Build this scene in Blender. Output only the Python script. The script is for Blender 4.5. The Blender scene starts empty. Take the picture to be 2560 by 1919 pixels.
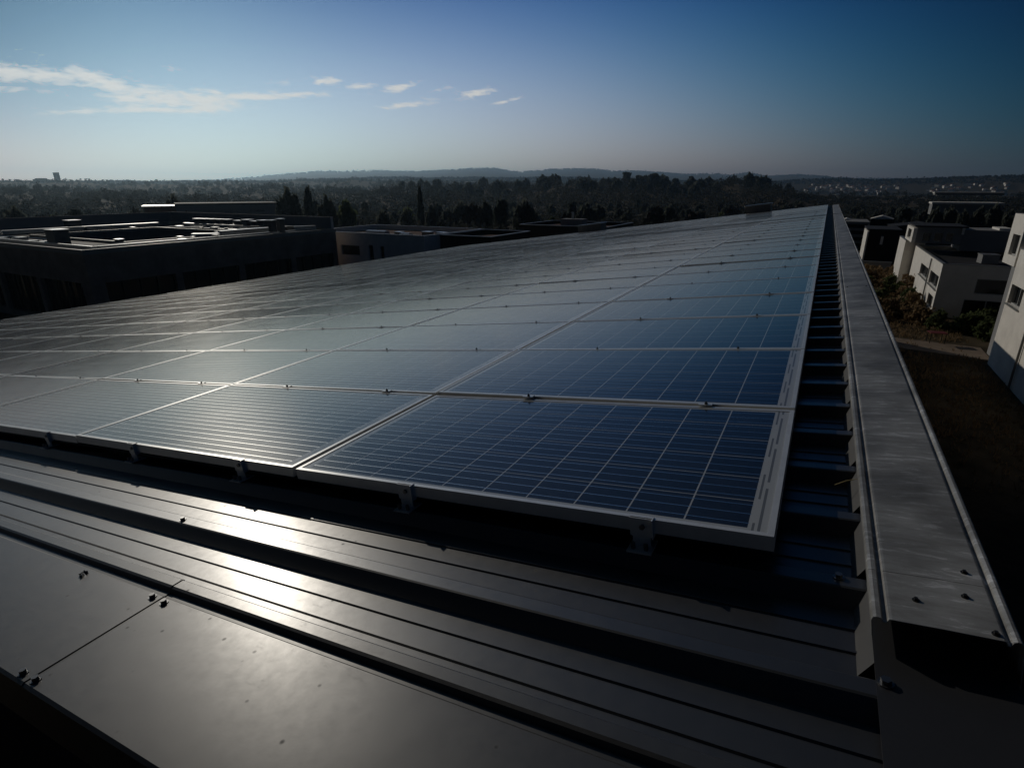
import bpy, bmesh, math, random
import numpy as np
from mathutils import Vector, Matrix
R = math.radians
rnd = random.Random(7)
C = bpy.context.scene.collection
S = bpy.context.scene

# ------------------------------------------------------------------ camera
cam_d = bpy.data.cameras.new('camera')
cam_d.sensor_width = 36.0
cam_d.lens = 1405.6 / 2560 * 36
cam_d.clip_start = 0.02
cam_d.clip_end = 40000
cam = bpy.data.objects.new('camera', cam_d)
C.objects.link(cam)
CAM = Vector((-0.0106, -1.2936, 0.7815))
_r = Vector((0.88162, 0.47195, 0.0)); _f = Vector((-0.44534, 0.83192, -0.33104))
_u = _r.cross(_f)
cam.matrix_world = Matrix(((_r.x, _u.x, -_f.x, CAM.x), (_r.y, _u.y, -_f.y, CAM.y), (_r.z, _u.z, -_f.z, CAM.z), (0, 0, 0, 1)))
S.camera = cam

# ------------------------------------------------------------------ light and exposure
SUN_EL, SUN_AZ = 21.0, -60.0           # azimuth from +Y, positive towards +X
sunv = Vector((math.sin(R(SUN_AZ)) * math.cos(R(SUN_EL)), math.cos(R(SUN_AZ)) * math.cos(R(SUN_EL)), math.sin(R(SUN_EL))))
sd = bpy.data.lights.new('sun', 'SUN')
sd.energy = 3.0
sd.angle = R(0.53)
sd.color = (1.0, 0.92, 0.80)
sun = bpy.data.objects.new('sun', sd)
C.objects.link(sun)
sun.rotation_euler = (-sunv).to_track_quat('-Z', 'Y').to_euler()
S.view_settings.view_transform = 'Standard'
S.view_settings.look = 'None'
S.view_settings.gamma = 1.0
S.view_settings.exposure = -1.6
S.cycles.use_denoising = True
S.cycles.max_bounces = 6
S.cycles.sample_clamp_indirect = 6.0
S.cycles.volume_bounces = 0

world = bpy.data.worlds.new('World')
S.world = world
world.use_nodes = True
wn, wl = world.node_tree.nodes, world.node_tree.links
wn.clear()


def W(t, **k):
    n = wn.new(t)
    for a, b in k.items():
        setattr(n, a, b)
    return n


def wm(op, a, b=None, clamp=False):
    n = wn.new('ShaderNodeMath'); n.operation = op; n.use_clamp = clamp
    for i, x in enumerate((a, b)):
        if x is None:
            continue
        if isinstance(x, (int, float)):
            n.inputs[i].default_value = x
        else:
            wl.new(x, n.inputs[i])
    return n.outputs[0]


sky = W('ShaderNodeTexSky', sky_type='NISHITA', sun_disc=False)
sky.sun_elevation = R(SUN_EL); sky.sun_rotation = R(SUN_AZ)
sky.altitude = 60; sky.air_density = 1.0; sky.dust_density = 0.3; sky.ozone_density = 3.0
tc = W('ShaderNodeTexCoord')
sep = W('ShaderNodeSeparateXYZ'); wl.new(tc.outputs['Generated'], sep.inputs[0])
az = wm('MULTIPLY', wm('ARCTAN2', sep.outputs[0], sep.outputs[1]), 180 / math.pi)
el = wm('MULTIPLY', wm('ARCSINE', sep.outputs[2]), 180 / math.pi)
comb = W('ShaderNodeCombineXYZ'); wl.new(az, comb.inputs[0]); wl.new(wm('MULTIPLY', el, 3.2), comb.inputs[1])
nz = W('ShaderNodeTexNoise'); nz.inputs['Scale'].default_value = 0.95; nz.inputs['Detail'].default_value = 11
nz.inputs['Roughness'].default_value = 0.62; nz.inputs['Distortion'].default_value = 0.6
wl.new(comb.outputs[0], nz.inputs['Vector'])
# cloud patches: azimuth, elevation, half width, half height, slope, weight
CLOUDS = [(-66, 7.55, 5.0, .55, -.02, .95), (-61.2, 7.45, 3.0, .62, -.22, 1.0), (-57.3, 6.65, 3.0, .85, -.12, .95), (-54.5, 6.6, 3.4, .85, .05, 1.0), (-59.5, 6.5, 2.2, .8, -.1, .8),
          (-50.5, 7.15, 3.4, .34, .06, 1.0), (-47.0, 7.45, 2.6, .22, .05, .85), (-58.5, 5.75, 4.2, .26, .05, .95), (-54.5, 6.0, 3.4, .35, .1, .95),
          (-63.5, 5.25, 2.2, .2, .1, .7), (-44.6, 8.6, 1.25, .32, .05, 1.0), (-41.6, 8.35, 1.35, .24, .06, .95), (-38.3, 8.3, 1.5, .36, .22, .9),
          (-34.3, 8.3, .9, .2, .1, .6), (-31.5, 7.95, 1.6, .34, .16, 1.0), (-37.8, 6.9, 2.7, .22, .1, .95), (-28.7, 7.35, 1.6, .14, .2, .7),
          (-48.5, 8.3, 1.2, .25, .1, .5), (-56, 8.7, 1.0, .25, 0, .35), (-66.5, 6.6, 2.6, .3, 0, .5), (-35.5, 7.45, 1.2, .16, 0, .6)]
mask = None
for (a0, e0, ra, re, sl, wt) in CLOUDS:
    da = wm('SUBTRACT', az, a0)
    dd = wm('SUBTRACT', wm('SUBTRACT', el, e0), wm('MULTIPLY', da, sl))
    q = wm('ADD', wm('POWER', wm('DIVIDE', wm('ABSOLUTE', da), ra), 2.0), wm('POWER', wm('DIVIDE', wm('ABSOLUTE', dd), re), 2.0))
    v = wm('MULTIPLY', wm('POWER', 2.718, wm('MULTIPLY', q, -0.9)), wt)
    mask = v if mask is None else wm('MAXIMUM', mask, v)
dens = wm('ADD', wm('MULTIPLY', mask, 1.32), wm('MULTIPLY', wm('SUBTRACT', nz.outputs['Fac'], 0.5), 2.9))
mr = W('ShaderNodeMapRange', interpolation_type='SMOOTHSTEP'); wl.new(dens, mr.inputs[0])
mr.inputs[1].default_value = 0.30; mr.inputs[2].default_value = 1.35
cl = wm('MULTIPLY', mr.outputs[0], wm('GREATER_THAN', mask, 0.03))
# sky tint with lens corner darkening put into its colour: falls off away from the sun's side and is a little bluer aloft than the clear-air model
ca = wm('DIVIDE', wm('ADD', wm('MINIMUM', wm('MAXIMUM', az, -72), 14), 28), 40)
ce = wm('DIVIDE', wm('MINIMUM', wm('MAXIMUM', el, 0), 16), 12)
out_ = wm('ADD', wm('MINIMUM', wm('MULTIPLY', wm('MAXIMUM', wm('SUBTRACT', -72, az), 0), .03), 1.9), wm('MINIMUM', wm('MULTIPLY', wm('MAXIMUM', wm('SUBTRACT', az, 14), 0), .01), .3))  # sky out of view dimmed further, added to darken reflections and ambient light
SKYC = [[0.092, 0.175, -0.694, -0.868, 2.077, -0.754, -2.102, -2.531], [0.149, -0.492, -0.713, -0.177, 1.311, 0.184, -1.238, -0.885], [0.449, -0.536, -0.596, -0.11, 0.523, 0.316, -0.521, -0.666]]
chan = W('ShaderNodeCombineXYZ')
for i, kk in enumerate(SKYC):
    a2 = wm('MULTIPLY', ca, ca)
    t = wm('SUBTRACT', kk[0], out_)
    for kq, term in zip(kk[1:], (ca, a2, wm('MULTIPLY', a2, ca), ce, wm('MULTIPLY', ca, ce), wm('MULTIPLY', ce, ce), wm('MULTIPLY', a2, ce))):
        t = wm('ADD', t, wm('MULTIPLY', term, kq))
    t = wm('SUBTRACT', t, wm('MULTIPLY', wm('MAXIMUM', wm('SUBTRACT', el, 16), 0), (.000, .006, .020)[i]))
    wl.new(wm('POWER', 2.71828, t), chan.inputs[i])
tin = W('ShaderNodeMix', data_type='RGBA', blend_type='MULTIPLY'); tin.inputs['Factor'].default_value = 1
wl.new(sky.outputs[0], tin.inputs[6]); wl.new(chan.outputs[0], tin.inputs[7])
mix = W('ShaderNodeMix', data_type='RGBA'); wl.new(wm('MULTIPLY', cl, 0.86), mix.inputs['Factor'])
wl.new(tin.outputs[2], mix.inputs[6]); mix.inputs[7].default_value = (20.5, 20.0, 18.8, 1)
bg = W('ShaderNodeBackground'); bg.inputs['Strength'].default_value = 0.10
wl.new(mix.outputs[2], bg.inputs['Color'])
wo = W('ShaderNodeOutputWorld'); wl.new(bg.outputs[0], wo.inputs['Surface'])

# ------------------------------------------------------------------ materials


def mat(name, base=(.3, .3, .3), rough=.6, metal=0.0, spec=.5, vary=0.0, scale=3.0, bump=0.0, bscale=20.0, tint=None, coat=0.0):
    m = bpy.data.materials.new(name); m.use_nodes = True
    nt = m.node_tree; n = nt.nodes; l = nt.links
    p = n['Principled BSDF']
    p.inputs['Base Color'].default_value = (*base, 1)
    p.inputs['Roughness'].default_value = rough
    p.inputs['Metallic'].default_value = metal
    p.inputs['Specular IOR Level'].default_value = spec
    if coat:
        p.inputs['Coat Weight'].default_value = coat
    co = n.new('ShaderNodeTexCoord')
    if vary:
        t = n.new('ShaderNodeTexNoise'); t.inputs['Scale'].default_value = scale; t.inputs['Detail'].default_value = 6; t.inputs['Roughness'].default_value = .65
        l.new(co.outputs['Object'], t.inputs['Vector'])
        r = n.new('ShaderNodeValToRGB'); l.new(t.outputs['Fac'], r.inputs[0])
        lo = [max(0, c * (1 - vary)) for c in base]; hi = [min(1, c * (1 + vary)) for c in (tint or base)]
        r.color_ramp.elements[0].position = .3; r.color_ramp.elements[1].position = .7
        r.color_ramp.elements[0].color = (*lo, 1); r.color_ramp.elements[1].color = (*hi, 1)
        l.new(r.outputs[0], p.inputs['Base Color'])
    if bump:
        t = n.new('ShaderNodeTexNoise'); t.inputs['Scale'].default_value = bscale; t.inputs['Detail'].default_value = 5
        l.new(co.outputs['Object'], t.inputs['Vector'])
        b = n.new('ShaderNodeBump'); b.inputs['Strength'].default_value = bump; b.inputs['Distance'].default_value = .02
        l.new(t.outputs['Fac'], b.inputs['Height']); l.new(b.outputs[0], p.inputs['Normal'])
    return m


def sheet_metal(name, base, rough, spec, specks):
    """painted steel with faint waviness, smears and dirt specks"""
    m = mat(name, base, rough, 0.0, spec, coat=.45)
    m.node_tree.nodes['Principled BSDF'].inputs['Coat Roughness'].default_value = .26
    nt = m.node_tree; n = nt.nodes; l = nt.links; p = n['Principled BSDF']
    co = n.new('ShaderNodeTexCoord')
    t1 = n.new('ShaderNodeTexNoise'); t1.inputs['Scale'].default_value = 2.2; t1.inputs['Detail'].default_value = 3
    t2 = n.new('ShaderNodeTexNoise'); t2.inputs['Scale'].default_value = 38; t2.inputs['Detail'].default_value = 8; t2.inputs['Roughness'].default_value = .7
    t3 = n.new('ShaderNodeTexVoronoi'); t3.inputs['Scale'].default_value = 26; t3.inputs['Randomness'].default_value = 1
    t4 = n.new('ShaderNodeTexNoise'); t4.inputs['Scale'].default_value = 5; t4.inputs['Detail'].default_value = 2
    for t in (t1, t2, t3, t4):
        l.new(co.outputs['Object'], t.inputs['Vector'])
    mr = n.new('ShaderNodeMapRange'); l.new(t2.outputs['Fac'], mr.inputs[0])
    mr.inputs[1].default_value = .3; mr.inputs[2].default_value = .75; mr.inputs[3].default_value = rough - .03; mr.inputs[4].default_value = rough + .06
    # dirt specks: the cores of a few voronoi cells
    lt = n.new('ShaderNodeMapRange'); l.new(t3.outputs['Distance'], lt.inputs[0]); lt.inputs[1].default_value = .04; lt.inputs[2].default_value = .16; lt.inputs[3].default_value = 1; lt.inputs[4].default_value = 0
    cg = n.new('ShaderNodeSeparateColor'); l.new(t3.outputs['Color'], cg.inputs[0])
    gt = n.new('ShaderNodeMath'); gt.operation = 'GREATER_THAN'; l.new(cg.outputs[0], gt.inputs[0]); gt.inputs[1].default_value = 1 - specks
    mu = n.new('ShaderNodeMath'); mu.operation = 'MULTIPLY'; l.new(lt.outputs[0], mu.inputs[0]); l.new(gt.outputs[0], mu.inputs[1])
    ad = n.new('ShaderNodeMath'); ad.operation = 'MULTIPLY_ADD'; l.new(mu.outputs[0], ad.inputs[0]); ad.inputs[1].default_value = .35; l.new(mr.outputs[0], ad.inputs[2])
    mp = n.new('ShaderNodeMapping'); mp.inputs['Scale'].default_value = (3.0, 9.0, 3.0); mp.inputs['Rotation'].default_value = (0, 0, .5); l.new(co.outputs['Object'], mp.inputs[0])
    t5 = n.new('ShaderNodeTexNoise'); t5.inputs['Scale'].default_value = 2.0; t5.inputs['Detail'].default_value = 9; t5.inputs['Roughness'].default_value = .75; l.new(mp.outputs[0], t5.inputs['Vector'])
    sm = n.new('ShaderNodeMapRange'); l.new(t5.outputs['Fac'], sm.inputs[0]); sm.inputs[1].default_value = .60; sm.inputs[2].default_value = .80; sm.inputs[3].default_value = 0; sm.inputs[4].default_value = .10
    a2 = n.new('ShaderNodeMath'); a2.operation = 'ADD'; l.new(ad.outputs[0], a2.inputs[0]); l.new(sm.outputs[0], a2.inputs[1])
    l.new(a2.outputs[0], p.inputs['Roughness'])
    cm2 = n.new('ShaderNodeMath'); cm2.operation = 'MULTIPLY_ADD'; l.new(sm.outputs[0], cm2.inputs[0]); cm2.inputs[1].default_value = -4.0; cm2.inputs[2].default_value = .45; cm2.use_clamp = True
    l.new(cm2.outputs[0], p.inputs['Coat Weight'])
    mx = n.new('ShaderNodeMix'); mx.data_type = 'RGBA'; l.new(mu.outputs[0], mx.inputs['Factor'])
    mx.inputs[6].default_value = (*base, 1); mx.inputs[7].default_value = (.012, .011, .010, 1)
    l.new(mx.outputs[2], p.inputs['Base Color'])
    b = n.new('ShaderNodeBump'); b.inputs['Strength'].default_value = .5; b.inputs['Distance'].default_value = .006
    l.new(t1.outputs['Fac'], b.inputs['Height']); l.new(b.outputs[0], p.inputs['Normal'])
    return m


def glass_cells():
    """poly-crystalline module: 10 x 6 cells, busbars, white back sheet at the end margins"""
    m = mat('solar_cells', (.01, .014, .03), .22, 0, .5)
    nt = m.node_tree; n = nt.nodes; l = nt.links; p = n['Principled BSDF']
    co = n.new('ShaderNodeTexCoord'); sp = n.new('ShaderNodeSeparateXYZ'); l.new(co.outputs['Object'], sp.inputs[0])

    def M(op, a, b=None, clamp=False):
        k = n.new('ShaderNodeMath'); k.operation = op; k.use_clamp = clamp
        for i, x in enumerate((a, b)):
            if x is None: continue
            if isinstance(x, (int, float)): k.inputs[i].default_value = x
            else: l.new(x, k.inputs[i])
        return k.outputs[0]
    # local x runs from -1.65 to 0, y from 0 to .9125
    X0, X1, Y0, Y1 = -1.605, -.060, .028, .885
    cx, cy = (X1 - X0) / 10, (Y1 - Y0) / 6
    fx = M('DIVIDE', M('SUBTRACT', sp.outputs[0], X0), cx); fy = M('DIVIDE', M('SUBTRACT', sp.outputs[1], Y0), cy)
    gx = M('ABSOLUTE', M('SUBTRACT', M('FRACT', fx), .5)); gy = M('ABSOLUTE', M('SUBTRACT', M('FRACT', fy), .5))
    gapx = M('GREATER_THAN', gx, .5 - .0021 / cx); gapy = M('GREATER_THAN', gy, .5 - .0014 / cy)
    inside = M('MULTIPLY', M('MULTIPLY', M('GREATER_THAN', fx, 0.0), M('LESS_THAN', fx, 10.0)), M('MULTIPLY', M('GREATER_THAN', fy, 0.0), M('LESS_THAN', fy, 6.0)))
    white = M('MAXIMUM', M('MAXIMUM', gapx, gapy), M('SUBTRACT', 1.0, inside))
    bb = M('FRACT', M('MULTIPLY', M('ADD', M('FRACT', fy), .0), 3.0))
    bus = M('MULTIPLY', M('LESS_THAN', M('ABSOLUTE', M('SUBTRACT', bb, .5)), .0024 * 3 / cy * .5), inside)
    # ribbons crossing the right-hand margin
    rb = M('MULTIPLY', M('LESS_THAN', M('ABSOLUTE', M('SUBTRACT', sp.outputs[0], -.036)), .0035), M('LESS_THAN', M('FRACT', M('MULTIPLY', M('ADD', fy, .15), .5)), .86))
    rb2 = M('MULTIPLY', M('LESS_THAN', M('ABSOLUTE', M('SUBTRACT', sp.outputs[0], -.050)), .003), M('LESS_THAN', M('FRACT', M('MULTIPLY', M('ADD', fy, .9), .5)), .55))
    ribbon = M('MAXIMUM', rb, rb2)
    # cell grain
    ce = n.new('ShaderNodeTexVoronoi'); ce.inputs['Scale'].default_value = 70; l.new(co.outputs['Object'], ce.inputs['Vector'])
    wn_ = n.new('ShaderNodeTexWhiteNoise'); wn_.noise_dimensions = '2D'
    cv = n.new('ShaderNodeCombineXYZ'); l.new(M('FLOOR', fx), cv.inputs[0]); l.new(M('FLOOR', fy), cv.inputs[1]); l.new(cv.outputs[0], wn_.inputs['Vector'])
    sc = n.new('ShaderNodeSeparateColor'); l.new(ce.outputs['Color'], sc.inputs[0])
    g = M('ADD', M('MULTIPLY', sc.outputs[0], .5), M('MULTIPLY', wn_.outputs['Value'], .5))
    cr = n.new('ShaderNodeValToRGB'); l.new(g, cr.inputs[0])
    cr.color_ramp.elements[0].color = (.010, .012, .020, 1); cr.color_ramp.elements[1].color = (.020, .023, .036, 1)
    m1 = n.new('ShaderNodeMix'); m1.data_type = 'RGBA'; l.new(white, m1.inputs['Factor']); l.new(cr.outputs[0], m1.inputs[6]); m1.inputs[7].default_value = (.42, .44, .46, 1)
    m2 = n.new('ShaderNodeMix'); m2.data_type = 'RGBA'; l.new(M('MAXIMUM', bus, ribbon), m2.inputs['Factor']); l.new(m1.outputs[2], m2.inputs[6]); m2.inputs[7].default_value = (.16, .17, .18, 1)
    # anti-reflective textured glass with a dust film: weak broad reflection that grows towards grazing
    nt.nodes.remove(p)
    du = n.new('ShaderNodeTexNoise'); du.inputs['Scale'].default_value = 3.0; du.inputs['Detail'].default_value = 6; l.new(co.outputs['Object'], du.inputs['Vector'])
    mr = n.new('ShaderNodeMapRange'); l.new(du.outputs['Fac'], mr.inputs[0]); mr.inputs[1].default_value = .3; mr.inputs[2].default_value = .7; mr.inputs[3].default_value = GLASS_ROUGH - .02; mr.inputs[4].default_value = GLASS_ROUGH + .03
    b1 = n.new('ShaderNodeTexNoise'); b1.inputs['Scale'].default_value = 400; b1.inputs['Detail'].default_value = 2; l.new(co.outputs['Object'], b1.inputs['Vector'])
    bp = n.new('ShaderNodeBump'); bp.inputs['Strength'].default_value = .12; bp.inputs['Distance'].default_value = .001; l.new(b1.outputs['Fac'], bp.inputs['Height'])
    oi = n.new('ShaderNodeObjectInfo')
    d2 = n.new('ShaderNodeTexNoise'); d2.inputs['Scale'].default_value = 7.0; d2.inputs['Detail'].default_value = 8; d2.inputs['Roughness'].default_value = .7; l.new(co.outputs['Object'], d2.inputs['Vector'])
    edge = n.new('ShaderNodeMapRange'); l.new(sp.outputs[0], edge.inputs[0]); edge.inputs[1].default_value = -1.63; edge.inputs[2].default_value = -1.45; edge.inputs[3].default_value = 1.0; edge.inputs[4].default_value = .25
    dust = M('MULTIPLY', M('MULTIPLY', M('POWER', d2.outputs['Fac'], 2.0), edge.outputs[0]), M('ADD', .10, M('MULTIPLY', oi.outputs['Random'], .25)))
    m3 = n.new('ShaderNodeMix'); m3.data_type = 'RGBA'; l.new(dust, m3.inputs['Factor']); l.new(m2.outputs[2], m3.inputs[6]); m3.inputs[7].default_value = (.30, .28, .25, 1)
    df = n.new('ShaderNodeBsdfDiffuse'); l.new(m3.outputs[2], df.inputs['Color'])
    metal = n.new('ShaderNodeBsdfGlossy'); metal.inputs['Color'].default_value = (.62, .62, .60, 1); metal.inputs['Roughness'].default_value = .27
    ma = n.new('ShaderNodeMixShader'); l.new(M('MULTIPLY', bus, .85), ma.inputs[0]); l.new(df.outputs[0], ma.inputs[1]); l.new(metal.outputs[0], ma.inputs[2])
    gl = n.new('ShaderNodeBsdfGlossy'); gl.inputs['Color'].default_value = (1, .97, .92, 1); l.new(M('ADD', mr.outputs[0], M('MULTIPLY', M('SUBTRACT', oi.outputs['Random'], .5), .03)), gl.inputs['Roughness']); l.new(bp.outputs[0], gl.inputs['Normal'])
    lw = n.new('ShaderNodeLayerWeight'); lw.inputs['Blend'].default_value = .5
    fac = M('ADD', M('MULTIPLY', M('POWER', lw.outputs['Facing'], 5.0), GLASS_GRAZE), GLASS_BASE)
    mb = n.new('ShaderNodeMixShader'); l.new(fac, mb.inputs[0]); l.new(ma.outputs[0], mb.inputs[1]); l.new(gl.outputs[0], mb.inputs[2])
    film = n.new('ShaderNodeBsdfGlossy'); film.distribution = 'BECKMANN'; film.inputs['Roughness'].default_value = .32; film.inputs['Color'].default_value = (1, .97, .92, 1)
    mf = n.new('ShaderNodeMixShader'); mf.inputs[0].default_value = .022; l.new(mb.outputs[0], mf.inputs[1]); l.new(film.outputs[0], mf.inputs[2])
    l.new(mf.outputs[0], n['Material Output'].inputs['Surface'])
    return m


def galvanised():
    m = mat('galvanised_zinc', (.33, .33, .32), .5, .35, .4)
    nt = m.node_tree; n = nt.nodes; l = nt.links; p = n['Principled BSDF']
    co = n.new('ShaderNodeTexCoord'); mp = n.new('ShaderNodeMapping'); l.new(co.outputs['Object'], mp.inputs[0]); mp.inputs['Scale'].default_value = (5, 22, 5)
    t = n.new('ShaderNodeTexNoise'); t.inputs['Scale'].default_value = 1.6; t.inputs['Detail'].default_value = 9; t.inputs['Roughness'].default_value = .72; t.inputs['Distortion'].default_value = .5; l.new(mp.outputs[0], t.inputs['Vector'])
    t2 = n.new('ShaderNodeTexNoise'); t2.inputs['Scale'].default_value = 4; t2.inputs['Detail'].default_value = 6; l.new(co.outputs['Object'], t2.inputs['Vector'])
    r = n.new('ShaderNodeValToRGB'); l.new(t.outputs['Fac'], r.inputs[0])
    e = r.color_ramp.elements
    e[0].position = .35; e[0].color = (.36, .35, .33, 1); e[1].position = .56; e[1].color = (.50, .495, .475, 1)
    x = e.new(.60); x.color = (.78, .77, .75, 1); x = e.new(.68); x.color = (.60, .59, .57, 1)
    mx = n.new('ShaderNodeMix'); mx.data_type = 'RGBA'; mx.blend_type = 'MULTIPLY'; mx.inputs['Factor'].default_value = .8
    r2 = n.new('ShaderNodeMapRange'); l.new(t2.outputs['Fac'], r2.inputs[0]); r2.inputs[1].default_value = .35; r2.inputs[2].default_value = .65; r2.inputs[3].default_value = .32; r2.inputs[4].default_value = .95
    l.new(r.outputs[0], mx.inputs[6]); l.new(r2.outputs[0], mx.inputs[7]); l.new(mx.outputs[2], p.inputs['Base Color'])
    mr = n.new('ShaderNodeMapRange'); l.new(t.outputs['Fac'], mr.inputs[0]); mr.inputs[3].default_value = .65; mr.inputs[4].default_value = .4; l.new(mr.outputs[0], p.inputs['Roughness'])
    return m


GLASS_ROUGH, GLASS_BASE, GLASS_GRAZE = .10, .035, .84
def leafmat(name, base, tint, trans, vary=.4):
    """foliage: diffuse leaves that let some of the sun through"""
    m = mat(name, base, .8, 0, .1, vary, .6 if 'woodland' not in name else .006, tint=tint)
    nt = m.node_tree; n = nt.nodes; l = nt.links; p = n['Principled BSDF']
    tr = n.new('ShaderNodeBsdfTranslucent'); ms = n.new('ShaderNodeMixShader'); ms.inputs[0].default_value = trans
    src = p.inputs['Base Color'].links[0].from_socket
    l.new(src, tr.inputs['Color']); l.new(p.outputs[0], ms.inputs[1]); l.new(tr.outputs[0], ms.inputs[2]); l.new(ms.outputs[0], n['Material Output'].inputs['Surface'])
    return m


MT = dict(
    sheet=sheet_metal('anthracite_sheet', (.032, .032, .034), .41, .80, .12),
    flash=sheet_metal('anthracite_flashing', (.040, .039, .039), .41, .60, .26),
    zinc=galvanised(),
    tab=mat('painted_strip', (.10, .10, .10), .6, 0, .3, .15, 6),
    plate=sheet_metal('under_plate', (.03, .03, .032), .5, .3, .1),
    cells=glass_cells(),
    alu=mat('anodised_aluminium', (.70, .70, .68), .32, .30, .5, .08, 12),
    steel=mat('clamp_steel', (.20, .20, .20), .32, .9),
    bolt=mat('bolt_head', (.03, .03, .03), .4, .6),
    rubber=mat('dark_rubber', (.015, .015, .015), .7),
    wall_d=mat('dark_render', (.030, .026, .024), .9, 0, .2, .2, 1.5),
    wall_b=mat('brown_cladding', (.36, .27, .21), .85, 0, .25, .25, .8),
    wall_w=mat('white_render', (.88, .84, .77), .9, 0, .2, .10, .9, .12, 30),
    wall_g=mat('grey_render', (.30, .30, .30), .9, 0, .2, .08, 1.0),
    gravel=mat('red_gravel', (.13, .075, .06), .95, 0, .1, .4, 9, .6, 60),
    bitumen=mat('roof_felt', (.035, .034, .036), .75, 0, .25, .35, 1.5),
    bluefelt=mat('blue_roof_felt', (.05, .065, .10), .55, 0, .4, .25, 1.5),
    rim=mat('parapet_trim', (.30, .30, .29), .45, .5),
    duct=mat('galvanised_duct', (.42, .43, .43), .36, .8, .5, .2, 4),
    unit=mat('machine_casing', (.13, .13, .13), .5, .2, .5, .2, 3),
    pane=mat('window_pane', (.015, .018, .022), .08, 0, .6),
    frame=mat('window_frame', (.45, .45, .44), .5, .2),
    skylight=mat('skylight_dome', (.55, .58, .60), .25, 0, .5),
    tile=mat('red_cladding', (.16, .045, .035), .8, 0, .3, .2, 2),
    rooft=mat('clay_tile', (.20, .10, .07), .9, 0, .2, .25, 2),
    housew=mat('house_render', (.88, .85, .80), .9, 0, .2, .1, 1),
    trunk=mat('bark', (.07, .055, .045), .95, 0, .1, .3, 6),
    leaf=leafmat('leaf_dark', (.085, .095, .085), (.10, .11, .09), .5),
    leafp=leafmat('leaf_pine', (.070, .085, .080), (.08, .095, .085), .45),
    twig=mat('bare_twig', (.075, .062, .052), .9, 0, .15, .35, .6),
    leafy=leafmat('leaf_light', (.085, .105, .045), (.10, .12, .05), .5),
    dry=leafmat('dry_shrub', (.20, .14, .075), (.26, .18, .10), .4),
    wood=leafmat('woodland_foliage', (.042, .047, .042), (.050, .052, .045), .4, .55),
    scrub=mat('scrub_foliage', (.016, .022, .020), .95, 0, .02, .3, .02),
    ground=mat('ground_soil', (.060, .052, .034), .95, 0, .05, .6, .35, .6, 3, tint=(.085, .066, .042)),
    path=mat('path_paving', (.26, .20, .15), .9, 0, .2, .2, 1.5),
    straw=mat('straw_stem', (.45, .36, .15), .7),
    red=mat('red_paint', (.18, .03, .025), .5),
)

# ------------------------------------------------------------------ helpers


class MB:
    def __init__(s): s.v, s.f, s.m = [], [], []
    def quad(s, *p, mi=0):
        i = len(s.v); s.v += [tuple(q) for q in p]; s.f.append(tuple(range(i, i + len(p)))); s.m.append(mi)
    def box(s, a, b, mi=0, T=None):
        (x0, y0, z0), (x1, y1, z1) = a, b
        i = len(s.v)
        P = [(x0, y0, z0), (x1, y0, z0), (x1, y1, z0), (x0, y1, z0), (x0, y0, z1), (x1, y0, z1), (x1, y1, z1), (x0, y1, z1)]
        if T is not None: P = [tuple(T @ Vector(p)) for p in P]
        s.v += P
        for q in ((3, 2, 1, 0), (4, 5, 6, 7), (0, 1, 5, 4), (1, 2, 6, 5), (2, 3, 7, 6), (3, 0, 4, 7)):
            s.f.append(tuple(i + k for k in q)); s.m.append(mi)
    def extr(s, prof, a, b, axis='u', mi=0, close=False):
        """profile extruded along local x ('u': prof=(y,z)) or y ('v': prof=(x,z))"""
        n = len(prof); i = len(s.v)
        for t in (a, b):
            for p, z in prof: s.v.append((t, p, z) if axis == 'u' else (p, t, z))
        for k in range(n - 1 + (1 if close else 0)):
            j = (k + 1) % n
            s.f.append((i + k, i + j, i + n + j, i + n + k)); s.m.append(mi)
        if close:
            s.f.append(tuple(i + k for k in range(n))); s.f.append(tuple(i + n + k for k in reversed(range(n)))); s.m += [mi, mi]
    def cyl(s, a, b, r, seg=8, r2=None, mi=0):
        a, b = Vector(a), Vector(b); d = (b - a).normalized(); x = d.orthogonal().normalized(); y = d.cross(x)
        r2 = r if r2 is None else r2; i = len(s.v)
        for c, q in ((a, r), (b, r2)):
            for k in range(seg):
                t = 2 * math.pi * k / seg; s.v.append(tuple(c + (x * math.cos(t) + y * math.sin(t)) * q))
        for k in range(seg):
            j = (k + 1) % seg; s.f.append((i + k, i + j, i + seg + j, i + seg + k)); s.m.append(mi)
        s.f.append(tuple(i + k for k in reversed(range(seg)))); s.f.append(tuple(i + seg + k for k in range(seg))); s.m += [mi, mi]
    def mesh(s, name, mats):
        me = bpy.data.meshes.new(name); me.from_pydata(s.v, [], s.f); me.update()
        for m in (mats if isinstance(mats, (list, tuple)) else [mats]): me.materials.append(m)
        if any(s.m): me.polygons.foreach_set('material_index', s.m)
        return me
    def build(s, name, mats, parent=None, **k):
        return link(name, s.mesh(name, mats), parent, **k)


def link(name, me, parent=None, loc=None, rot=None):
    o = bpy.data.objects.new(name, me); C.objects.link(o)
    if parent is not None: o.parent = parent
    if loc is not None: o.location = loc
    if rot is not None: o.rotation_euler = rot
    return o


def tag(o, label=None, cat=None, group=None, kind=None):
    if label: o['label'] = label
    if cat: o['category'] = cat
    if group: o['group'] = group
    if kind: o['kind'] = kind
    return o


def empty(name, loc=(0, 0, 0), rot=(0, 0, 0), label=None, cat=None, group=None):
    o = bpy.data.objects.new(name, None); C.objects.link(o); o.location = loc; o.rotation_euler = rot
    o.empty_display_size = .2
    return tag(o, label, cat, group)


SL = R(7.818)                                  # roof pitch: falls towards -X
ROT = (0, -SL, 0)


def rw(u, v, z): return (u * math.cos(SL) - z * math.sin(SL), v, u * math.sin(SL) + z * math.cos(SL))


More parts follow.
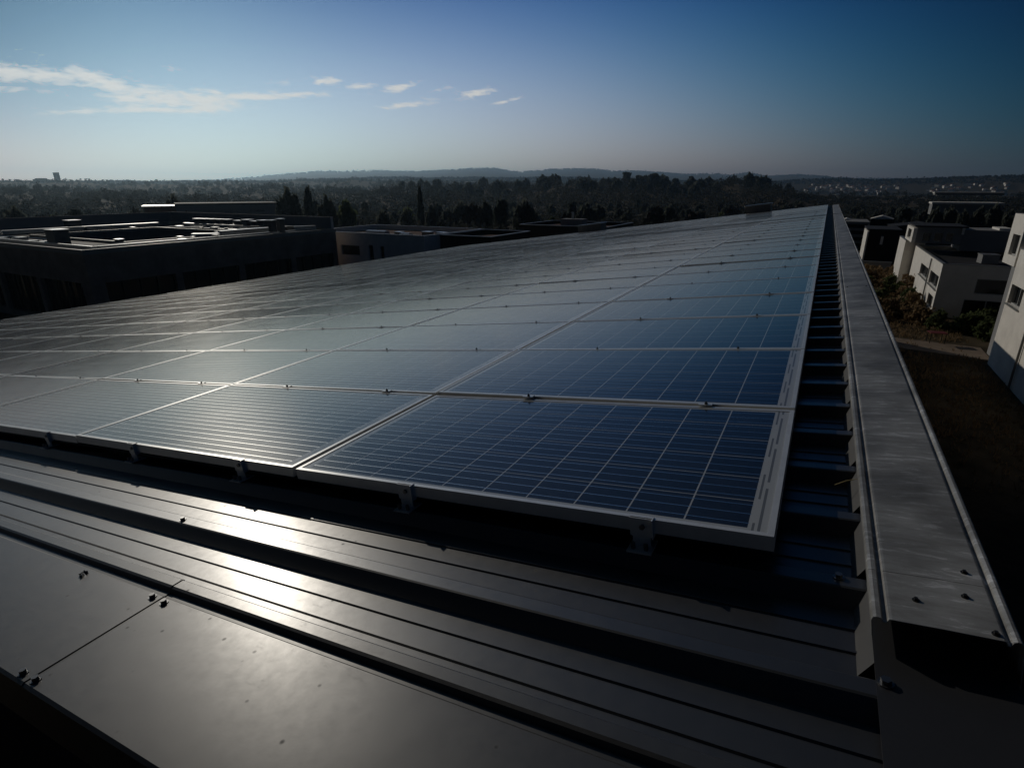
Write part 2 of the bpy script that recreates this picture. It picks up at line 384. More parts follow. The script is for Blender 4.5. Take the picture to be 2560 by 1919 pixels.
def bevel(o, w=.004, seg=1):
    b = o.modifiers.new('edge', 'BEVEL'); b.width = w; b.segments = seg; b.limit_method = 'ANGLE'; b.angle_limit = R(40)
    return o


GZ = -9.5
ORD = ['', 'first', 'second', 'third', 'fourth', 'fifth', 'sixth', 'seventh', 'eighth', 'ninth', 'tenth', 'eleventh', 'twelfth', 'thirteenth', 'fourteenth', 'fifteenth',
       'sixteenth', 'seventeenth', 'eighteenth', 'nineteenth', 'twentieth', 'twenty-first', 'twenty-second', 'twenty-third', 'twenty-fourth', 'twenty-fifth']

# ------------------------------------------------------------------ own building: ribbed metal roof
NC, PU, PVP = 12, 1.67, .9325
UE, VE = -20.75, 30.4                          # eave and far verge of the roof sheet
hall = empty('metal_roofed_hall', (0, 0, 0), (0, 0, 0), 'large hall with a dark ribbed metal roof carrying the solar panels', 'building')
PER = PVP / 3
prof = [(-.545, -.125)]
k = 0
while True:
    b = PER * k
    seg = [(-.278 - PER + .085, -.125), (-.278 - PER + .088, -.121), (-.278 - PER + .094, -.121), (-.278 - PER + .097, -.125),
           (-.278 - PER + .155, -.125), (-.278 - PER + .158, -.121), (-.278 - PER + .164, -.121), (-.278 - PER + .167, -.125),
           (-.362, -.125), (-.338, -.087), (-.333, -.085), (-.297, -.085), (-.293, -.087), (-.278, -.125)]
    seg = [(p + b, z) for p, z in seg if p + b > -.544]
    if seg[-1][0] > VE: break
    prof += seg; k += 1
prof.append((VE, -.125))
d = MB(); d.extr(prof, UE, .20)
roof = d.build('roof_sheet', MT['sheet'], hall, rot=ROT)
# verge flashing on the near edge: two overlapping lengths
vp = [(-.545, -.123), (-.556, -.085), (-.562, -.080), (-.590, -.080), (-.597, -.083), (-.601, -.096), (-.618, -.0965), (-.621, -.0950), (-.946, -.0945), (-.953, -.100), (-.956, -.22), (-.950, -.225)]
for (a, b, dz, lab) in ((UE, -1.500, 0.0022, 'longer flashing length running down to the eave'), (-1.56, .188, 0.0, 'shorter flashing length beside the capping with dirt smears')):
    d = MB(); d.extr([(p, z + dz) for p, z in vp], a, b)
    o = d.build('verge_flashing', MT['flash'], hall, rot=ROT); o['label'] = lab
    so = o.modifiers.new('thick', 'SOLIDIFY'); so.thickness = .0018 if dz else .0014; so.offset = -1


def screw(name, u, v, z, parent, r=.008, tilt=0.0):
    d = MB(); d.cyl((u, v, z), (u, v, z + .0022), r * 1.5, 12); d.cyl((u, v, z + .0022), (u + tilt, v, z + .010), r, 6)
    return d.build(name, MT['steel'], parent, rot=ROT)


for (u, v, z) in ((-1.530, -.634, -.0930), (-1.470, -.637, -.095), (-1.538, -.933, -.0925), (-1.480, -.931, -.0945), (-1.897, -.318, -.085), (-3.95, -.318, -.085),
                  (.135, .007, -.085), (-5.9, -.318, -.085)):
    screw('roof_screw', u, v, z, hall)
# strip with tabs that follows the ribs below the capping
d = MB()
k = -4
d.quad((.190, -2.2, -.0835), (.190, -.252 - PER, -.0835), (.164, -.252 - PER, -.1235), (.164, -2.2, -.1235))
for k in range(0, 98):
    a = -.252 - PER + PER * k; e = a + .239
    if k == 0: continue
    d.quad((.190, a, -.0835), (.190, e + .018, -.0835), (.164, e, -.1235), (.164, a, -.1235))
d.build('closure_strip', MT['tab'], hall, rot=ROT)
d = MB(); d.box((.190, -2.2, -.090), (.40, VE, -.0835))
d.build('parapet_plate', MT['plate'], hall, rot=ROT)
screw('plate_screw', .205, -.299, -.0835, hall, .009)
# galvanised capping in lengths
cp = [(.187, -.060), (.185, -.026), (.1875, -.019), (.193, -.017), (.2005, -.0175), (.204, -.025), (.2095, -.0255), (.2135, -.018), (.218, -.0172), (.300, -.0165), (.381, -.0172),
      (.384, -.0185), (.3865, -.0255), (.3905, -.0255), (.394, -.017), (.399, -.0145), (.404, -.0155), (.408, -.021), (.410, -.035), (.411, -.11)]
cuts = [-.205, -.045, 3.96, 7.97, 11.98, 15.99, 20.0, 24.01, 28.6]
for i in range(len(cuts) - 1):
    d = MB(); w = .0010 * (i % 2) if i else .0004
    d.extr([(u, z + w) for u, z in cp], cuts[i], cuts[i + 1] + .03, 'v')
    o = d.build('parapet_capping', MT['zinc'], hall, rot=ROT)
    so = o.modifiers.new('thick', 'SOLIDIFY'); so.thickness = .0015; so.offset = -1
for (u, v) in ((.356, -.005), (.344, -.091), (.262, -.130), (.225, 7.316), (.232, 3.99), (.362, 3.99), (.372, -.19)):
    d = MB(); d.cyl((u, v, -.0168), (u, v, -.0148), .0066, 10); d.cyl((u, v, -.0148), (u, v, -.0105), .0036, 6)
    d.build('capping_rivet', MT['bolt'], hall, rot=ROT)
# walls below the roof
d = MB()
y0, y1, x0, x1 = -.93, 30.2, -20.3, .412
zt = lambda x: x * math.tan(SL) - .18
P = [(x0, GZ, zt(x0)), (x1, GZ, -.11 + x1 * math.tan(SL))]
for y, flip in ((y0, 0), (y1, 1)):
    q = [(x0, y, GZ), (x1, y, GZ), (x1, y, zt(x1)), (x0, y, zt(x0))]
    d.quad(*(q if not flip else q[::-1]))
d.quad((x0, y1, GZ), (x0, y0, GZ), (x0, y0, zt(x0)), (x0, y1, zt(x0)))
d.quad((x1, y0, GZ), (x1, y1, GZ), (x1, y1, zt(x1)), (x1, y0, zt(x1)))
d.quad((x0, y0, zt(x0)), (x1, y0, zt(x1)), (x1, y1, zt(x1)), (x0, y1, zt(x0)))
d.build('wall', MT['wall_d'], hall)
d = MB(); d.box((UE - .15, -.96, -.20), (UE + .02, VE, -.075))
d.build('eave_gutter', MT['sheet'], hall, rot=ROT)
# lower wing behind the hall
wing = empty('low_wing', (0, 0, 0), (0, 0, 0), 'low flat-roofed wing standing behind the far end of the panel roof', 'building')
d = MB(); d.box((-12, 30.4, GZ), (.35, 48.3, -3.9)); d.build('wall', MT['wall_d'], wing)
d = MB(); d.box((-12.1, 30.3, -3.897), (.45, 48.4, -3.7)); d.build('roof', MT['bitumen'], wing)

# ------------------------------------------------------------------ solar panels
FT, FW = .040, .015
H = PVP - .020


def frame_mesh():
    d = MB()
    L = -1.65
    # outer frame: bars with a top lip, butted
    d.box((L, 0, -FT), (0, FW, 0)); d.box((L, H - FW, -FT), (0, H, 0))
    d.box((L, FW, -FT), (L + FW, H - FW, 0)); d.box((-FW, FW, -FT), (0, H - FW, 0))
    return d.mesh('frame', MT['alu'])


def cell_mesh():
    d = MB(); d.box((-1.65 + FW, FW, -.010), (-FW, H - FW, -.0022))
    return d.mesh('cell_sheet', MT['cells'])


def clamp_mesh():
    d = MB()
    d.box((-.026, -.022, .0005), (.026, .006, .0035)); d.box((-.026, -.0125, -.04), (.026, -.0075, .0004))
    d.cyl((.002, -.010, .0035), (.002, -.010, .0085), .0065, 8, mi=1); d.cyl((.002, -.010, .0085), (.002, -.010, .0145), .0036, 6, mi=1)
    return d.mesh('mid_clamp', [MT['alu'], MT['bolt']])


def endclamp_mesh():
    d = MB()
    d.box((-.030, -.0055, -.052), (.030, -.0005, .0012)); d.box((-.030, -.0005, .0005), (.030, .007, .0030))   # face plate and hook
    d.box((-.033, -.040, -.0835), (.033, .030, -.0790)); d.box((-.024, -.0052, -.079), (.024, -.0007, -.0525))   # foot on the rib crown
    d.cyl((-.018, -.024, -.079), (-.018, -.024, -.062), .0062, 8, mi=1); d.cyl((.016, -.024, -.079), (.016, -.024, -.062), .0062, 8, mi=1)
    d.cyl((.004, -.0055, -.022), (.004, -.0125, -.022), .0075, 6, mi=1)
    d.box((.0302, -.014, -.052), (.0335, .010, .0032))
    return d.mesh('end_clamp', [MT['alu'], MT['steel']])


fm, cm, km, em = frame_mesh(), cell_mesh(), clamp_mesh(), endclamp_mesh()
NROW, NIND = 31, 25
GAP = .28


def rowv(r): return r * PVP + (GAP if r >= 19 else 0)


def panel(c, r):
    v = rowv(r)
    jr = random.Random(c * 71 + r * 13 + 5)
    tx, ty = jr.gauss(0, R(.14)), jr.gauss(0, R(.12))
    p = empty('solar_panel', rw(-PU * c, v, 0), (tx, -SL + ty, jr.gauss(0, R(.03))),
              f'solar panel {ORD[c + 1]} from the parapet in the {ORD[r + 1]} row from the front', 'solar panel', 'solar panels in rows on the ribbed roof')
    link('frame', fm, p); link('cell_sheet', cm, p)
    for ou in (-.32, -1.12):
        o = link('end_clamp' if r == 0 else 'mid_clamp', em if r == 0 else km, p)
        o.location = (ou, 0, 0)
    return p


for r in range(NIND):
    for c in range(NC):
        panel(c, r)
d = MB()
for r in range(NIND, NROW):
    for c in range(NC):
        u, v = -PU * c, rowv(r)
        L = -1.65
        for a, b in (((L, 0), (0, FW)), ((L, H - FW), (0, H)), ((L, FW), (L + FW, H - FW)), ((-FW, FW), (0, H - FW))):
            d.box((u + a[0], v + a[1], -FT), (u + b[0], v + b[1], 0), 0)
        d.box((u + L + FW, v + FW, -.010), (u - FW, v + H - FW, -.0022), 1)
cells_far = MT['cells']
o = d.build('solar_panels', [MT['alu'], cells_far], None, rot=ROT)
tag(o, 'farthest rows of solar panels at the distant end of the roof', 'solar panels', None, 'stuff')

# things on the roof
wp = MB(); wp.cyl((-19.8, 18.0, .012), (.55, 18.0, .012), .006, 6)
o = wp.build('lightning_wire', MT['duct'], None, rot=ROT); tag(o, 'thin metal wire stretched across the panel rows and the parapet capping', 'wire')
st = MB(); st.cyl((.128, .481, -.0835), (.16, .484, -.066), .0018, 5); st.cyl((.16, .484, -.066), (.187, .482, -.056), .0016, 5, .0006)
o = st.build('straw_stem', MT['straw'], None, rot=ROT); tag(o, 'yellow dry straw stem caught beneath the edge of the galvanised capping', 'straw')
lf = MB()
for i in range(7):
    a = i * .9; lf.quad((-1.887 + .02 * math.cos(a), -.645 + .010 * math.sin(a), -.0935), (-1.887 + .014 * math.cos(a + .6), -.645 + .012 * math.sin(a + .6), -.088 + .003 * (i % 3)), (-1.887, -.645, -.083 + .002 * (i % 2)))
o = lf.build('dead_leaf', MT['bolt'], None, rot=ROT); tag(o, 'small dark crumpled leaf lying on the flat flashing near the seam', 'leaf')


def hatch(u, v, w, dpt, h, label):
    t = empty('roof_hatch', rw(u, v, -.085), ROT, label, 'roof hatch')
    d = MB(); d.box((-w / 2, -dpt / 2, 0), (w / 2, dpt / 2, h)); d.build('curb', MT['unit'], t)
    d = MB(); d.box((-w / 2 - .06, -dpt / 2 - .06, h + .003), (w / 2 + .06, dpt / 2 + .06, h + .06)); bevel(d.build('lid', MT['duct'], t), .02)
    d = MB(); d.box((-w * 1.7, -.03, 0), (-w / 2 - .08, .03, .10)); d.box((w / 2 + .08, -.03, 0), (w * 1.7, .03, .10)); d.build('upstand', MT['sheet'], t)


hatch(-2.95, 29.75, 1.1, .8, .40, 'dark roof hatch with a pale lid beside the far end of the capping')
hatch(-11.6, 29.75, 1.35, .9, .42, 'dark roof hatch at the far edge of the roof near the white building')

# ------------------------------------------------------------------ buildings


def wall_face(d, axis, c, a0, a1, z0, z1, holes, depth, out, mi=0):
    """face at x=c (axis 'x', spanning y) or y=c (axis 'y', spanning x) with openings (a0,a1,z0,z1); out = +1/-1 side it faces"""
    As = sorted({a0, a1, *[h[0] for h in holes], *[h[1] for h in holes]}); Zs = sorted({z0, z1, *[h[2] for h in holes], *[h[3] for h in holes]})
    pt = (lambda a, z, o=0: (c - out * o, a, z)) if axis == 'x' else (lambda a, z, o=0: (a, c - out * o, z))
    for i in range(len(As) - 1):
        for j in range(len(Zs) - 1):
            am, zm = (As[i] + As[i + 1]) / 2, (Zs[j] + Zs[j + 1]) / 2
            if any(h[0] < am < h[1] and h[2] < zm < h[3] for h in holes): continue
            d.quad(pt(As[i], Zs[j]), pt(As[i + 1], Zs[j]), pt(As[i + 1], Zs[j + 1]), pt(As[i], Zs[j + 1]), mi=mi)
    for h in holes:
        for p, q in (((h[0], h[2]), (h[1], h[2])), ((h[1], h[2]), (h[1], h[3])), ((h[1], h[3]), (h[0], h[3])), ((h[0], h[3]), (h[0], h[2]))):
            d.quad(pt(*p), pt(*q), pt(*q, depth), pt(*p, depth), mi=mi)


def window(parent, axis, c, h, depth, out, bars=1, name='window', fm_='frame'):
    """frame and pane set back in an opening"""
    a0, a1, z0, z1 = h; o1, o0 = c - out * depth * .55, c - out * depth * .95
    lo, hi = min(o0, o1), max(o0, o1); t = .06
    d = MB()
    B = lambda p, q, r, s: d.box((lo, p, r), (hi, q, s)) if axis == 'x' else d.box((p, lo, r), (q, hi, s))
    B(a0, a1, z0, z0 + t); B(a0, a1, z1 - t, z1); B(a0, a0 + t, z0 + t, z1 - t); B(a1 - t, a1, z0 + t, z1 - t)
    for i in range(1, bars + 1):
        m = a0 + (a1 - a0) * i / (bars + 1); B(m - t / 2, m + t / 2, z0 + t, z1 - t)
    w = d.build(name, MT[fm_], parent)
    d = MB(); o2 = c - out * depth
    q = [(o2, a0, z0), (o2, a1, z0), (o2, a1, z1), (o2, a0, z1)] if axis == 'x' else [(a0, o2, z0), (a1, o2, z0), (a1, o2, z1), (a0, o2, z1)]
    d.quad(*q); d.build('pane', MT['pane'], w)
    return w


def house(root, x0, x1, y0, y1, z0, z1, wmat, rmat, west=(), south=(), east=(), north=(), par=.35, pw=.22, depth=.18, name='wall', trim='rim', bars=1):
    """flat-roofed block: walls with recessed windows, roof surface inside a parapet with a metal trim"""
    d = MB()
    wall_face(d, 'x', x0, y0, y1, z0, z1, west, depth, -1); wall_face(d, 'x', x1, y0, y1, z0, z1, east, depth, 1)
    wall_face(d, 'y', y0, x0, x1, z0, z1, south, depth, -1); wall_face(d, 'y', y1, x0, x1, z0, z1, north, depth, 1)
    zi = z1 - par
    d.quad((x0 + pw, y0 + pw, zi), (x0 + pw, y1 - pw, zi), (x0 + pw, y1 - pw, z1), (x0 + pw, y0 + pw, z1)); d.quad((x1 - pw, y0 + pw, zi), (x1 - pw, y1 - pw, zi), (x1 - pw, y1 - pw, z1), (x1 - pw, y0 + pw, z1))
    d.quad((x0 + pw, y0 + pw, zi), (x1 - pw, y0 + pw, zi), (x1 - pw, y0 + pw, z1), (x0 + pw, y0 + pw, z1)); d.quad((x0 + pw, y1 - pw, zi), (x1 - pw, y1 - pw, zi), (x1 - pw, y1 - pw, z1), (x0 + pw, y1 - pw, z1))
    d.build(name, MT[wmat], root)
    d = MB(); d.quad((x0 + pw, y0 + pw, zi), (x1 - pw, y0 + pw, zi), (x1 - pw, y1 - pw, zi), (x0 + pw, y1 - pw, zi)); d.build('roof', MT[rmat], root)
    d = MB(); o = .03
    d.box((x0 - o, y0 - o, z1 + .002), (x1 + o, y0 + pw, z1 + .07)); d.box((x0 - o, y1 - pw, z1 + .002), (x1 + o, y1 + o, z1 + .07))
    d.box((x0 - o, y0 + pw, z1 + .002), (x0 + pw, y1 - pw, z1 + .07)); d.box((x1 - pw, y0 + pw, z1 + .002), (x1 + o, y1 - pw, z1 + .07))
    d.build('parapet_trim', MT[trim], root)
    for axis, c, hs, out in (('x', x0, west, -1), ('x', x1, east, 1), ('y', y0, south, -1), ('y', y1, north, 1)):
        for h in hs: window(root, axis, c, h, depth, out, bars)


# brown building to the left
bb = empty('brown_office_building', (-60, 32, GZ), (0, 0, 0), 'long dark brown building with a crowded flat roof and an inner courtyard', 'building')
bb.location = (0, 0, 0)
bw = MB()
X0, X1, Y0, Y1, ZR = -74.0, -46.0, 20.2, 44.6, -3.5
ho = [(Y0 + 1.0 + 5.9 * k3, Y0 + 6.3 + 5.9 * k3, -9.0, -5.9) for k3 in range(4)]
hs = [(X1 - 7.3 - 6.6 * k3, X1 - 1.2 - 6.6 * k3, -9.0, -5.9) for k3 in range(4)]
wall_face(bw, 'x', X1, Y0, Y1, GZ, ZR, ho, .5, 1); wall_face(bw, 'y', Y0, X0, X1, GZ, ZR, hs, .5, -1)
bw.quad((X0, Y0, GZ), (X0, Y1, GZ), (X0, Y1, ZR), (X0, Y0, ZR)); bw.quad((X0, Y1, GZ), (X1, Y1, GZ), (X1, Y1, ZR), (X0, Y1, ZR))
bw.build('wall', MT['wall_b'], bb)
for h in ho: window(bb, 'x', X1, h, .5, 1, 3, 'window', 'bolt')
for h in hs: window(bb, 'y', Y0, h, .5, -1, 3, 'window', 'bolt')
for k3 in range(5):
    d = MB(); d.box((X1 - .32, Y0 + .42 + 5.9 * k3 - .02, GZ), (X1 - .06, Y0 + .98 + 5.9 * k3, -5.9)) if k3 < 4 else None
    if k3 < 4: d.build('pillar', MT['wall_g'], bb)
# roof around a sunken courtyard
CX0, CX1, CY0, CY1 = -67.0, -51.5, 26.2, 38.0
d = MB(); zr = ZR - .28
d.quad((X0, Y0, zr), (X1, Y0, zr), (X1, CY0, zr), (X0, CY0, zr)); d.quad((X0, CY1, zr), (X1, CY1, zr), (X1, Y1, zr), (X0, Y1, zr))
d.quad((X0, CY0, zr), (CX0, CY0, zr), (CX0, CY1, zr), (X0, CY1, zr)); d.quad((CX1, CY0, zr), (X1, CY0, zr), (X1, CY1, zr), (CX1, CY1, zr))
d.build('roof', MT['bitumen'], bb)
d = MB(); zc = zr - 1.3
d.quad((CX0, CY0, zc), (CX1, CY0, zc), (CX1, CY1, zc), (CX0, CY1, zc))
for p, q in (((CX0, CY0), (CX1, CY0)), ((CX1, CY0), (CX1, CY1)), ((CX1, CY1), (CX0, CY1)), ((CX0, CY1), (CX0, CY0))):
    d.quad((*p, zc), (*q, zc), (*q, zr), (*p, zr))
d.build('courtyard', MT['bluefelt'], bb)


def ring(d, x0, x1, y0, y1, z0, z1, w):
    d.box((x0, y0, z0), (x1, y0 + w, z1)); d.box((x0, y1 - w, z0), (x1, y1, z1)); d.box((x0, y0 + w, z0), (x0 + w, y1 - w, z1)); d.box((x1 - w, y0 + w, z0), (x1, y1 - w, z1))


d = MB(); ring(d, CX0 - .25, CX1 + .25, CY0 - .25, CY1 + .25, zr - .02, zr + .22, .12); d.build('courtyard_curb', MT['rim'], bb)
d = MB(); ring(d, X0 - .04, X1 + .04, Y0 - .04, Y1 + .04, ZR - .30, ZR + .05, .10); d.build('parapet_trim', MT['rim'], bb)
d = MB(); d.box((X0 + .2, Y1 - .45, ZR + .053), (X1 - .1, Y1 - .25, ZR + 1.25)); d.box((X0 + .2, Y0 + 4, ZR + .053), (X0 + .4, Y1 - .452, ZR + 1.25)); d.build('roof_screen', MT['wall_g'], bb)
d = MB(); d.box((X1 - .097, Y1 - .47, ZR + .053), (X1 + .02, Y1 - .23, ZR + 1.28)); d.build('screen_post', MT['wall_w'], bb)
d = MB(); ring(d, X0 + 1.6, X1 - 1.3, Y0 + 1.3, Y1 - 1.6, zr + .003, zr + .40, .14); d.build('upstand_ring', MT['duct'], bb)

ZB = zr + .004


def roofbox(name, x, y, w, dd, h, m, label, cat, group=None, cap=True, rz=0.0):
    t = empty(name, (x, y, ZB), (0, 0, rz), label, cat, group)
    d = MB(); d.box((-w / 2, -dd / 2, 0), (w / 2, dd / 2, h)); bevel(d.build('casing', MT[m], t), .02)
    if cap:
        d = MB(); d.box((-w / 2 - .08, -dd / 2 - .08, h + .003), (w / 2 + .08, dd / 2 + .08, h + .09)); d.build('cap', MT['duct'], t)
    return t


roofbox('chimney_block', -55.0, 22.9, 1.35, 1.1, 1.2, 'unit', 'squat dark chimney block with a pale cap near the corner of the brown building', 'chimney')
roofbox('chimney_block', -71.0, 31.6, 1.2, 1.1, 1.1, 'unit', 'small distant chimney block rising before the back screen of the brown building', 'chimney')
roofbox('ventilation_shaft', -47.6, 37.9, .55, .55, 1.4, 'unit', 'tall dark ventilation shaft at the roof edge, left of its twin', 'vent')
roofbox('ventilation_shaft', -47.4, 38.75, .55, .55, 1.5, 'unit', 'tall dark ventilation shaft at the roof edge, right of its twin', 'vent')
for i in range(5):
    roofbox('cooling_unit', -63.2 + i * 1.15, 40.7 + i * .1, .72, .7, 1.05, 'unit', 'dark boxy cooling unit in the row behind the sunken courtyard', 'cooling unit', 'cooling units behind the courtyard')
for i in range(4):
    roofbox('fan_unit', -56.4 + i * 1.25, 41.0, .95, .85, 1.0 + .12 * (i % 2), 'unit', 'grey fan unit in the row towards the white end post', 'fan unit', 'fan units in the row by the end post')
for i, (x, y, w, h) in enumerate(((-64.8, 39.4, .9, .35), (-61.0, 39.4, 1.5, .30), (-58.2, 39.2, .8, .42), (-59.6, 22.2, .9, .55), (-61.5, 22.8, .7, .35), (-63.6, 22.4, 1.0, .35), (-57.2, 22.0, .6, .40))):
    roofbox('roof_cowl', x, y, w, .7, h, 'duct', ['bright low metal cowl, far one beside the courtyard curb', 'broad bright metal cowl behind the courtyard', 'narrow bright metal cowl behind the courtyard', 'shiny metal cowl next to the squat chimney block',
            'small metal cowl two places from the squat chimney', 'flat metal cowl farthest along the near parapet', 'tiny metal cowl just beside the squat chimney'][i], 'cowl', None, False)


def duct(pts, w, h, label, elev=.25):
    t = empty('air_duct', (pts[0][0], pts[0][1], ZB), (0, 0, 0), label, 'air duct')
    d = MB(); e = MB()
    for (xa, ya), (xb, yb) in zip(pts, pts[1:]):
        p, q = Vector((xa - pts[0][0], ya - pts[0][1], 0)), Vector((xb - pts[0][0], yb - pts[0][1], 0)); L = (q - p).length; an = math.atan2(q.y - p.y, q.x - p.x)
        T = Matrix.Translation(p) @ Matrix.Rotation(an, 4, 'Z')
        d.box((0, -w / 2, elev), (L, w / 2, elev + h), 0, T)
        for s in range(int(L / 2.2) + 1): e.box((.2 + s * 2.1, -w / 2 + .03, 0), (.3 + s * 2.1, w / 2 - .03, elev - .003), 0, T)
    d.build('casing', MT['duct'], t); e.build('support', MT['unit'], t)


duct([(-64.5, 40.0), (-52.0, 40.1)], .55, .40, 'long shiny air duct along the back of the sunken courtyard')
duct([(-69.0, 24.5), (-69.0, 39.5)], .5, .35, 'air duct running behind the courtyard beside the dark screen')
duct([(-49.6, 33.6), (-49.6, 39.2)], .6, .42, 'short air duct in front of the fan units by the roof edge')
duct([(-48.2, 41.0), (-47.2, 43.0)], .5, .45, 'stubby air duct below the white end post')
duct([(-66.5, 42.6), (-49.5, 42.8)], .45, .30, 'thin air duct running along the foot of the back screen')
duct([(-50.1, 31.2), (-48.4, 32.6)], .7, .32, 'flat bright air duct nearest to the panel roof')
for i, (xa, ya, xb, yb, lb) in enumerate(((-60.5, 29.5, -55.5, 28.0, 'bright bent pipe crossing the floor of the courtyard'), (-63.0, 33.5, -53.0, 36.5, 'long pale pipe across the back of the courtyard floor'))):
    d = MB(); d.cyl((xa, ya, zc + .2), (xb, yb, zc + .2), .10, 8); tag(d.build('roof_pipe', MT['duct']), lb, 'pipe')

rr = random.Random(21)
n = 0
while n < 26:
    x, y = rr.uniform(X0 + 2.2, X1 - 1.8), rr.uniform(Y0 + 1.8, Y1 - 2.4)
    if CX0 - .8 < x < CX1 + .8 and CY0 - .8 < y < CY1 + .8: continue
    t = empty('roof_vent', (x, y, ZB), (0, 0, rr.uniform(0, .4)), 'small roof fitting scattered over the crowded roof of the brown building', 'vent', 'small fittings on the brown building roof')
    w, h = rr.uniform(.25, .6), rr.uniform(.2, .55)
    d = MB(); d.box((-w / 2, -w * .4, 0), (w / 2, w * .4, h)); d.build('casing', MT['unit'], t)
    d = MB(); d.box((-w * .65, -w * .5, h + .002), (w * .65, w * .5, h + .05)); d.build('cap', MT['duct'], t); n += 1
for (xa, ya, xb, yb, lb) in ((-72.0, 23.4, -58.4, 23.9, 'thin shiny pipe along the near parapet of the brown building'), (-49.2, 22.5, -49.4, 30.5, 'thin shiny pipe along the right parapet of the brown building'), (-70.3, 26.0, -70.6, 40.5, 'thin shiny pipe beside the side screen of the brown building'), (-66.0, 39.0, -54.0, 39.1, 'thin shiny pipe just behind the courtyard curb')):
    d = MB(); d.cyl((xa, ya, ZB + .25), (xb, yb, ZB + .25), .07, 8)
    for q in (.1, .5, .9): d.box((xa + (xb - xa) * q - .05, ya + (yb - ya) * q - .05, ZB), (xa + (xb - xa) * q + .05, ya + (yb - ya) * q + .05, ZB + .2))
    tag(d.build('roof_pipe', MT['duct']), lb, 'pipe')

# white building beyond
wb = empty('white_flat_building', (0, 0, 0), (0, 0, 0), 'white walled low building with a red gravel roof behind the brown one', 'building')
WH = [(-47.1, -44.4, -6.4, -5.3), (-43.15, -42.45, -6.9, -5.15), (-41.55, -40.95, -6.9, -5.2)]
house(wb, -52.0, -35.6, 46.3, 58.0, GZ, -4.0, 'wall_w', 'gravel', south=WH, par=.5, bars=0)
db = empty('dark_flat_building', (0, 0, 0), (0, 0, 0), 'dark walled block with a red gravel roof joined to the white building', 'building')
house(db, -35.55, -29.4, 49.0, 58.0, GZ, -4.05, 'wall_d', 'gravel', south=[(-34.5, -32.2, -7.5, -5.6)], par=.45, bars=0)


def skydome(x, y, w, dd, h, z, label):
    t = empty('roof_skylight', (x, y, z), (0, 0, 0), label, 'skylight')
    d = MB(); d.box((-w / 2, -dd / 2, 0), (w / 2, dd / 2, .22)); d.build('curb', MT['rim'], t)
    d = MB(); n = 8; pr = [(dd / 2 * math.cos(math.pi * i / n), .223 + h * math.sin(math.pi * i / n)) for i in range(n + 1)]
    d.extr(pr, -w / 2, w / 2, 'u', close=True); d.build('dome', MT['skylight'], t)


skydome(-45.8, 51.0, 2.8, 1.0, .25, -4.49, 'long pale strip skylight on the red gravel roof')
skydome(-40.2, 49.2, 1.2, 1.0, .28, -4.49, 'small domed skylight near the edge of the red gravel roof')
for (x, y, w, h, lb) in ((-41.9, 50.2, .8, .45, 'small roof vent box left of the domed skylight'), (-38.0, 50.2, 1.0, .6, 'dark roof vent box right of the domed skylight'), (-36.9, 51.2, 1.0, .5, 'dark low box at the corner of the white building roof')):
    t = empty('vent_box', (x, y, -4.49), (0, 0, 0), lb, 'vent')
    d = MB(); d.box((-w / 2, -.4, 0), (w / 2, .4, h)); d.build('casing', MT['unit'], t); d = MB(); d.box((-w / 2 - .05, -.45, h + .002), (w / 2 + .05, .45, h + .06)); d.build('cap', MT['duct'], t)
lb_ = empty('black_low_building', (0, 0, 0), (0, 0, 0), 'black low building with a rooftop box beyond the dark block', 'building')
house(lb_, -36.5, -24.0, 69.0, 80.0, GZ, -4.1, 'wall_d', 'gravel', par=.4, bars=0)
t = empty('rooftop_plant_box', (-31.0, 75.0, -4.48), (0, 0, 0), 'pale rooftop plant box with a short flue on the black building', 'plant box')
d = MB(); d.box((-1.6, -1, 0), (1.6, 1, 1.0)); d.build('casing', MT['wall_g'], t); d = MB(); d.cyl((-.2, 0, 1.0), (-.2, 0, 1.9), .18, 8); d.build('flue', MT['duct'], t)
# red clad building and colonnade in the middle distance
rb_ = empty('red_clad_building', (0, 0, 0), (0, 0, 0), 'distant red clad building with a pale flat roof edge', 'building')
rot = R(58)
bx = MB(); bx.box((-4.5, 0, 0), (4.5, 12, 5.4)); bx.build('wall', MT['tile'], rb_, loc=(-145, 87.0, GZ), rot=(0, 0, rot))
bx = MB(); bx.box((-5, -.5, 5.403), (5, 12, 5.75)); bx.build('roof', MT['rim'], rb_, loc=(-145, 87.0, GZ), rot=(0, 0, rot))
cb = empty('colonnade_building', (0, 0, 0), (0, 0, 0), 'distant grey building with a row of tall narrow windows', 'building')
bx = MB(); wall_face(bx, 'y', 0, -12, 12, 0, 6.0, [(-10 + i * 1.6, -9.2 + i * 1.6, 2.2, 4.6) for i in range(12)], .4, -1)
bx.box((-12, .41, 0), (12, 12, 5.999)); bx.build('wall', MT['wall_g'], cb, loc=(-137.2, 99.0, GZ), rot=(0, 0, rot))
bx = MB(); bx.box((-12.2, -.3, 6.003), (12.2, 12, 6.25)); bx.build('roof', MT['bitumen'], cb, loc=(-137.2, 99.0, GZ), rot=(0, 0, rot))

